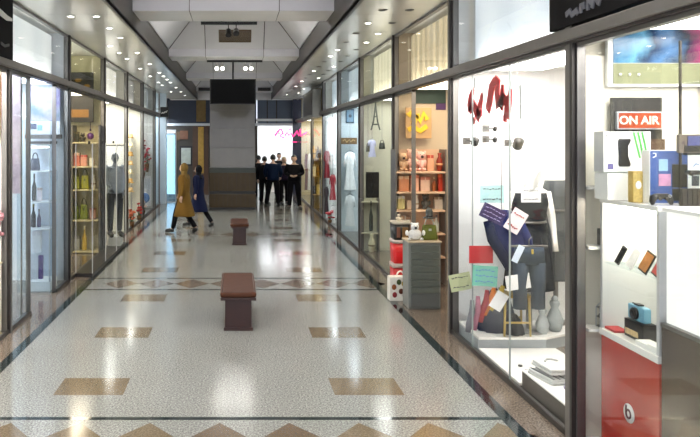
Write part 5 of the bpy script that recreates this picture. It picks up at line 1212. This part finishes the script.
# --- L3 flower shop
yP = YB[4]; d = yP-.25
for k in range(7):
    c_ = ('d8b078', 'e8d8b0', 'c89850')[k % 3]; z = 2.35-k*.26
    p = at(130.5, 0, d); t = thing('straw_hat', '%s round straw hat, %s from the top of the hanging column' % (('tan', 'cream', 'golden')[k % 3], ordn[k]), 'hat', (p.x, d, z), 0, 'straw hats in a hanging column'); g_hat(t, .24, .13, cm(c_), cm('8a6a3c'))
p = at(130.5, 0, d); o = MB(); o.tube([(0, .02, 0), (0, .02, 2.6)], .012, LGREY); o.lathe([(.12, 0), (.12, .015)], LGREY, n=18); tag(o.build('display_pole', None, (p.x, d+.14, 0)), 'thin steel pole behind the column of straw hats', 'pole')
# --- L4 red flower / rose display
d = YB[5]-.3
for px, py0, py1, c1, lab in ((142, 138, 158, '8a1c2c', 'dark red blossoms high in the flower shop window'), (147, 146, 172, 'a82838', 'hanging red blossoms beside the straw hats'), (143, 160, 178, 'c05060', 'rose pink blossoms under the dark red ones')):
    goods('flowers', px-4, px+4, py0, py1, d, c1, 'e8a0a0', lab)
goods('frame', 140, 151, 176, 206, YB[5]+.003, 'e8e8ee', 'd4d8e4', 'white framed board below the red blossoms')
for px, dd_, c1, lab in ((139, 19.8, 'a01c20', 'red flower basket on the floor by the shopfronts'), (132, 18.3, 'c06040', 'orange red flower basket nearer the mannequin case'), (142.5, 21.2, 'e8c8b8', 'white flower basket with a blue ribbon on the floor')):
    goods('flowers', px-4.5, px+4.5, 203, 203+.52*700/dd_, dd_, c1, 'e8c070', lab, zfix=.002)
t = thing('plate', 'round pale blue plate leaning behind the flower baskets', 'plate', at(144.5, 198, 22.6))
o = MB(); o.lathe([(.11, .012), (.12, .006), (.16, -.006), (.165, 0), (.115, .018), (.10, .018)], cm('6a8cc8'), n=24); o.xf(Matrix.Rotation(math.pi/2, 4, 'X')); o.build('dish', t); o = MB(); o.tube([(0, .02, -.16), (0, .12, -.55)], .01, FRAME); o.build('easel', t)
# --- pale blue column / glass door beyond
o = MB(); o.box(-2.95, -2.5, 25.3, 25.7, 0, ZS-.002, mat('paleblue_pillar', (.55, .64, .72), .3, 0, .05, 2)); struct(o.build('pillar_pale_blue'))
t = thing('glass_door', 'bright pale blue glass door standing open beside the end wall', 'door', (-2.55, 25.9, 0))
o = MB(); o.box(.0, .36, 0, .012, .02, 2.5, glassmat('door_glass_blue', (.6, .78, .88), .15)); o.build('pane', t)
o = MB(); o.box(-.01, .012, -.02, .03, 0, 2.55, LGREY); o.box(.36, .375, -.02, .03, 0, 2.55, LGREY); o.box(-.01, .375, -.02, .03, 2.5, 2.56, LGREY); o.build('frame', t)
t = thing('lit_panel', 'tall softly lit white panel behind the blue glass door', 'lamp', (-2.50, 27.2, 0))
o = MB(); o.box(-.16, .16, 0, .06, .2, 2.6, mat('panel_glow', (.75, .88, 1), .4, 0, .05, 3, emit=1.4)); o.build('diffuser', t); o = MB(); o.box(-.2, .2, .061, .10, 0, 2.7, LGREY); o.build('housing', t)
t = thing('blade_sign', 'small square black blade sign with a white script mark', 'sign', at(164.5, 112, 23.55))
o = MB(); o.box(-.14, .14, -.03, .03, -.17, .17, BLACK, .01); o.build('board', t)
o = MB(); o.ribbon([(-.10, -.034, -.05), (-.05, -.034, -.02), (-.02, -.034, -.04), (.03, -.034, .01), (.06, -.034, -.01), (.10, -.034, .05)], [.03, .04, .03, .04, .03, .02], 'y', .006, WHITE); o.build('script_mark', t)
o = MB(); o.tube([(-.14, 0, .1), (XL-at(164.5, 112, 23.55).x-.02, 0, .1)], .012, FRAME); o.build('bracket', t)
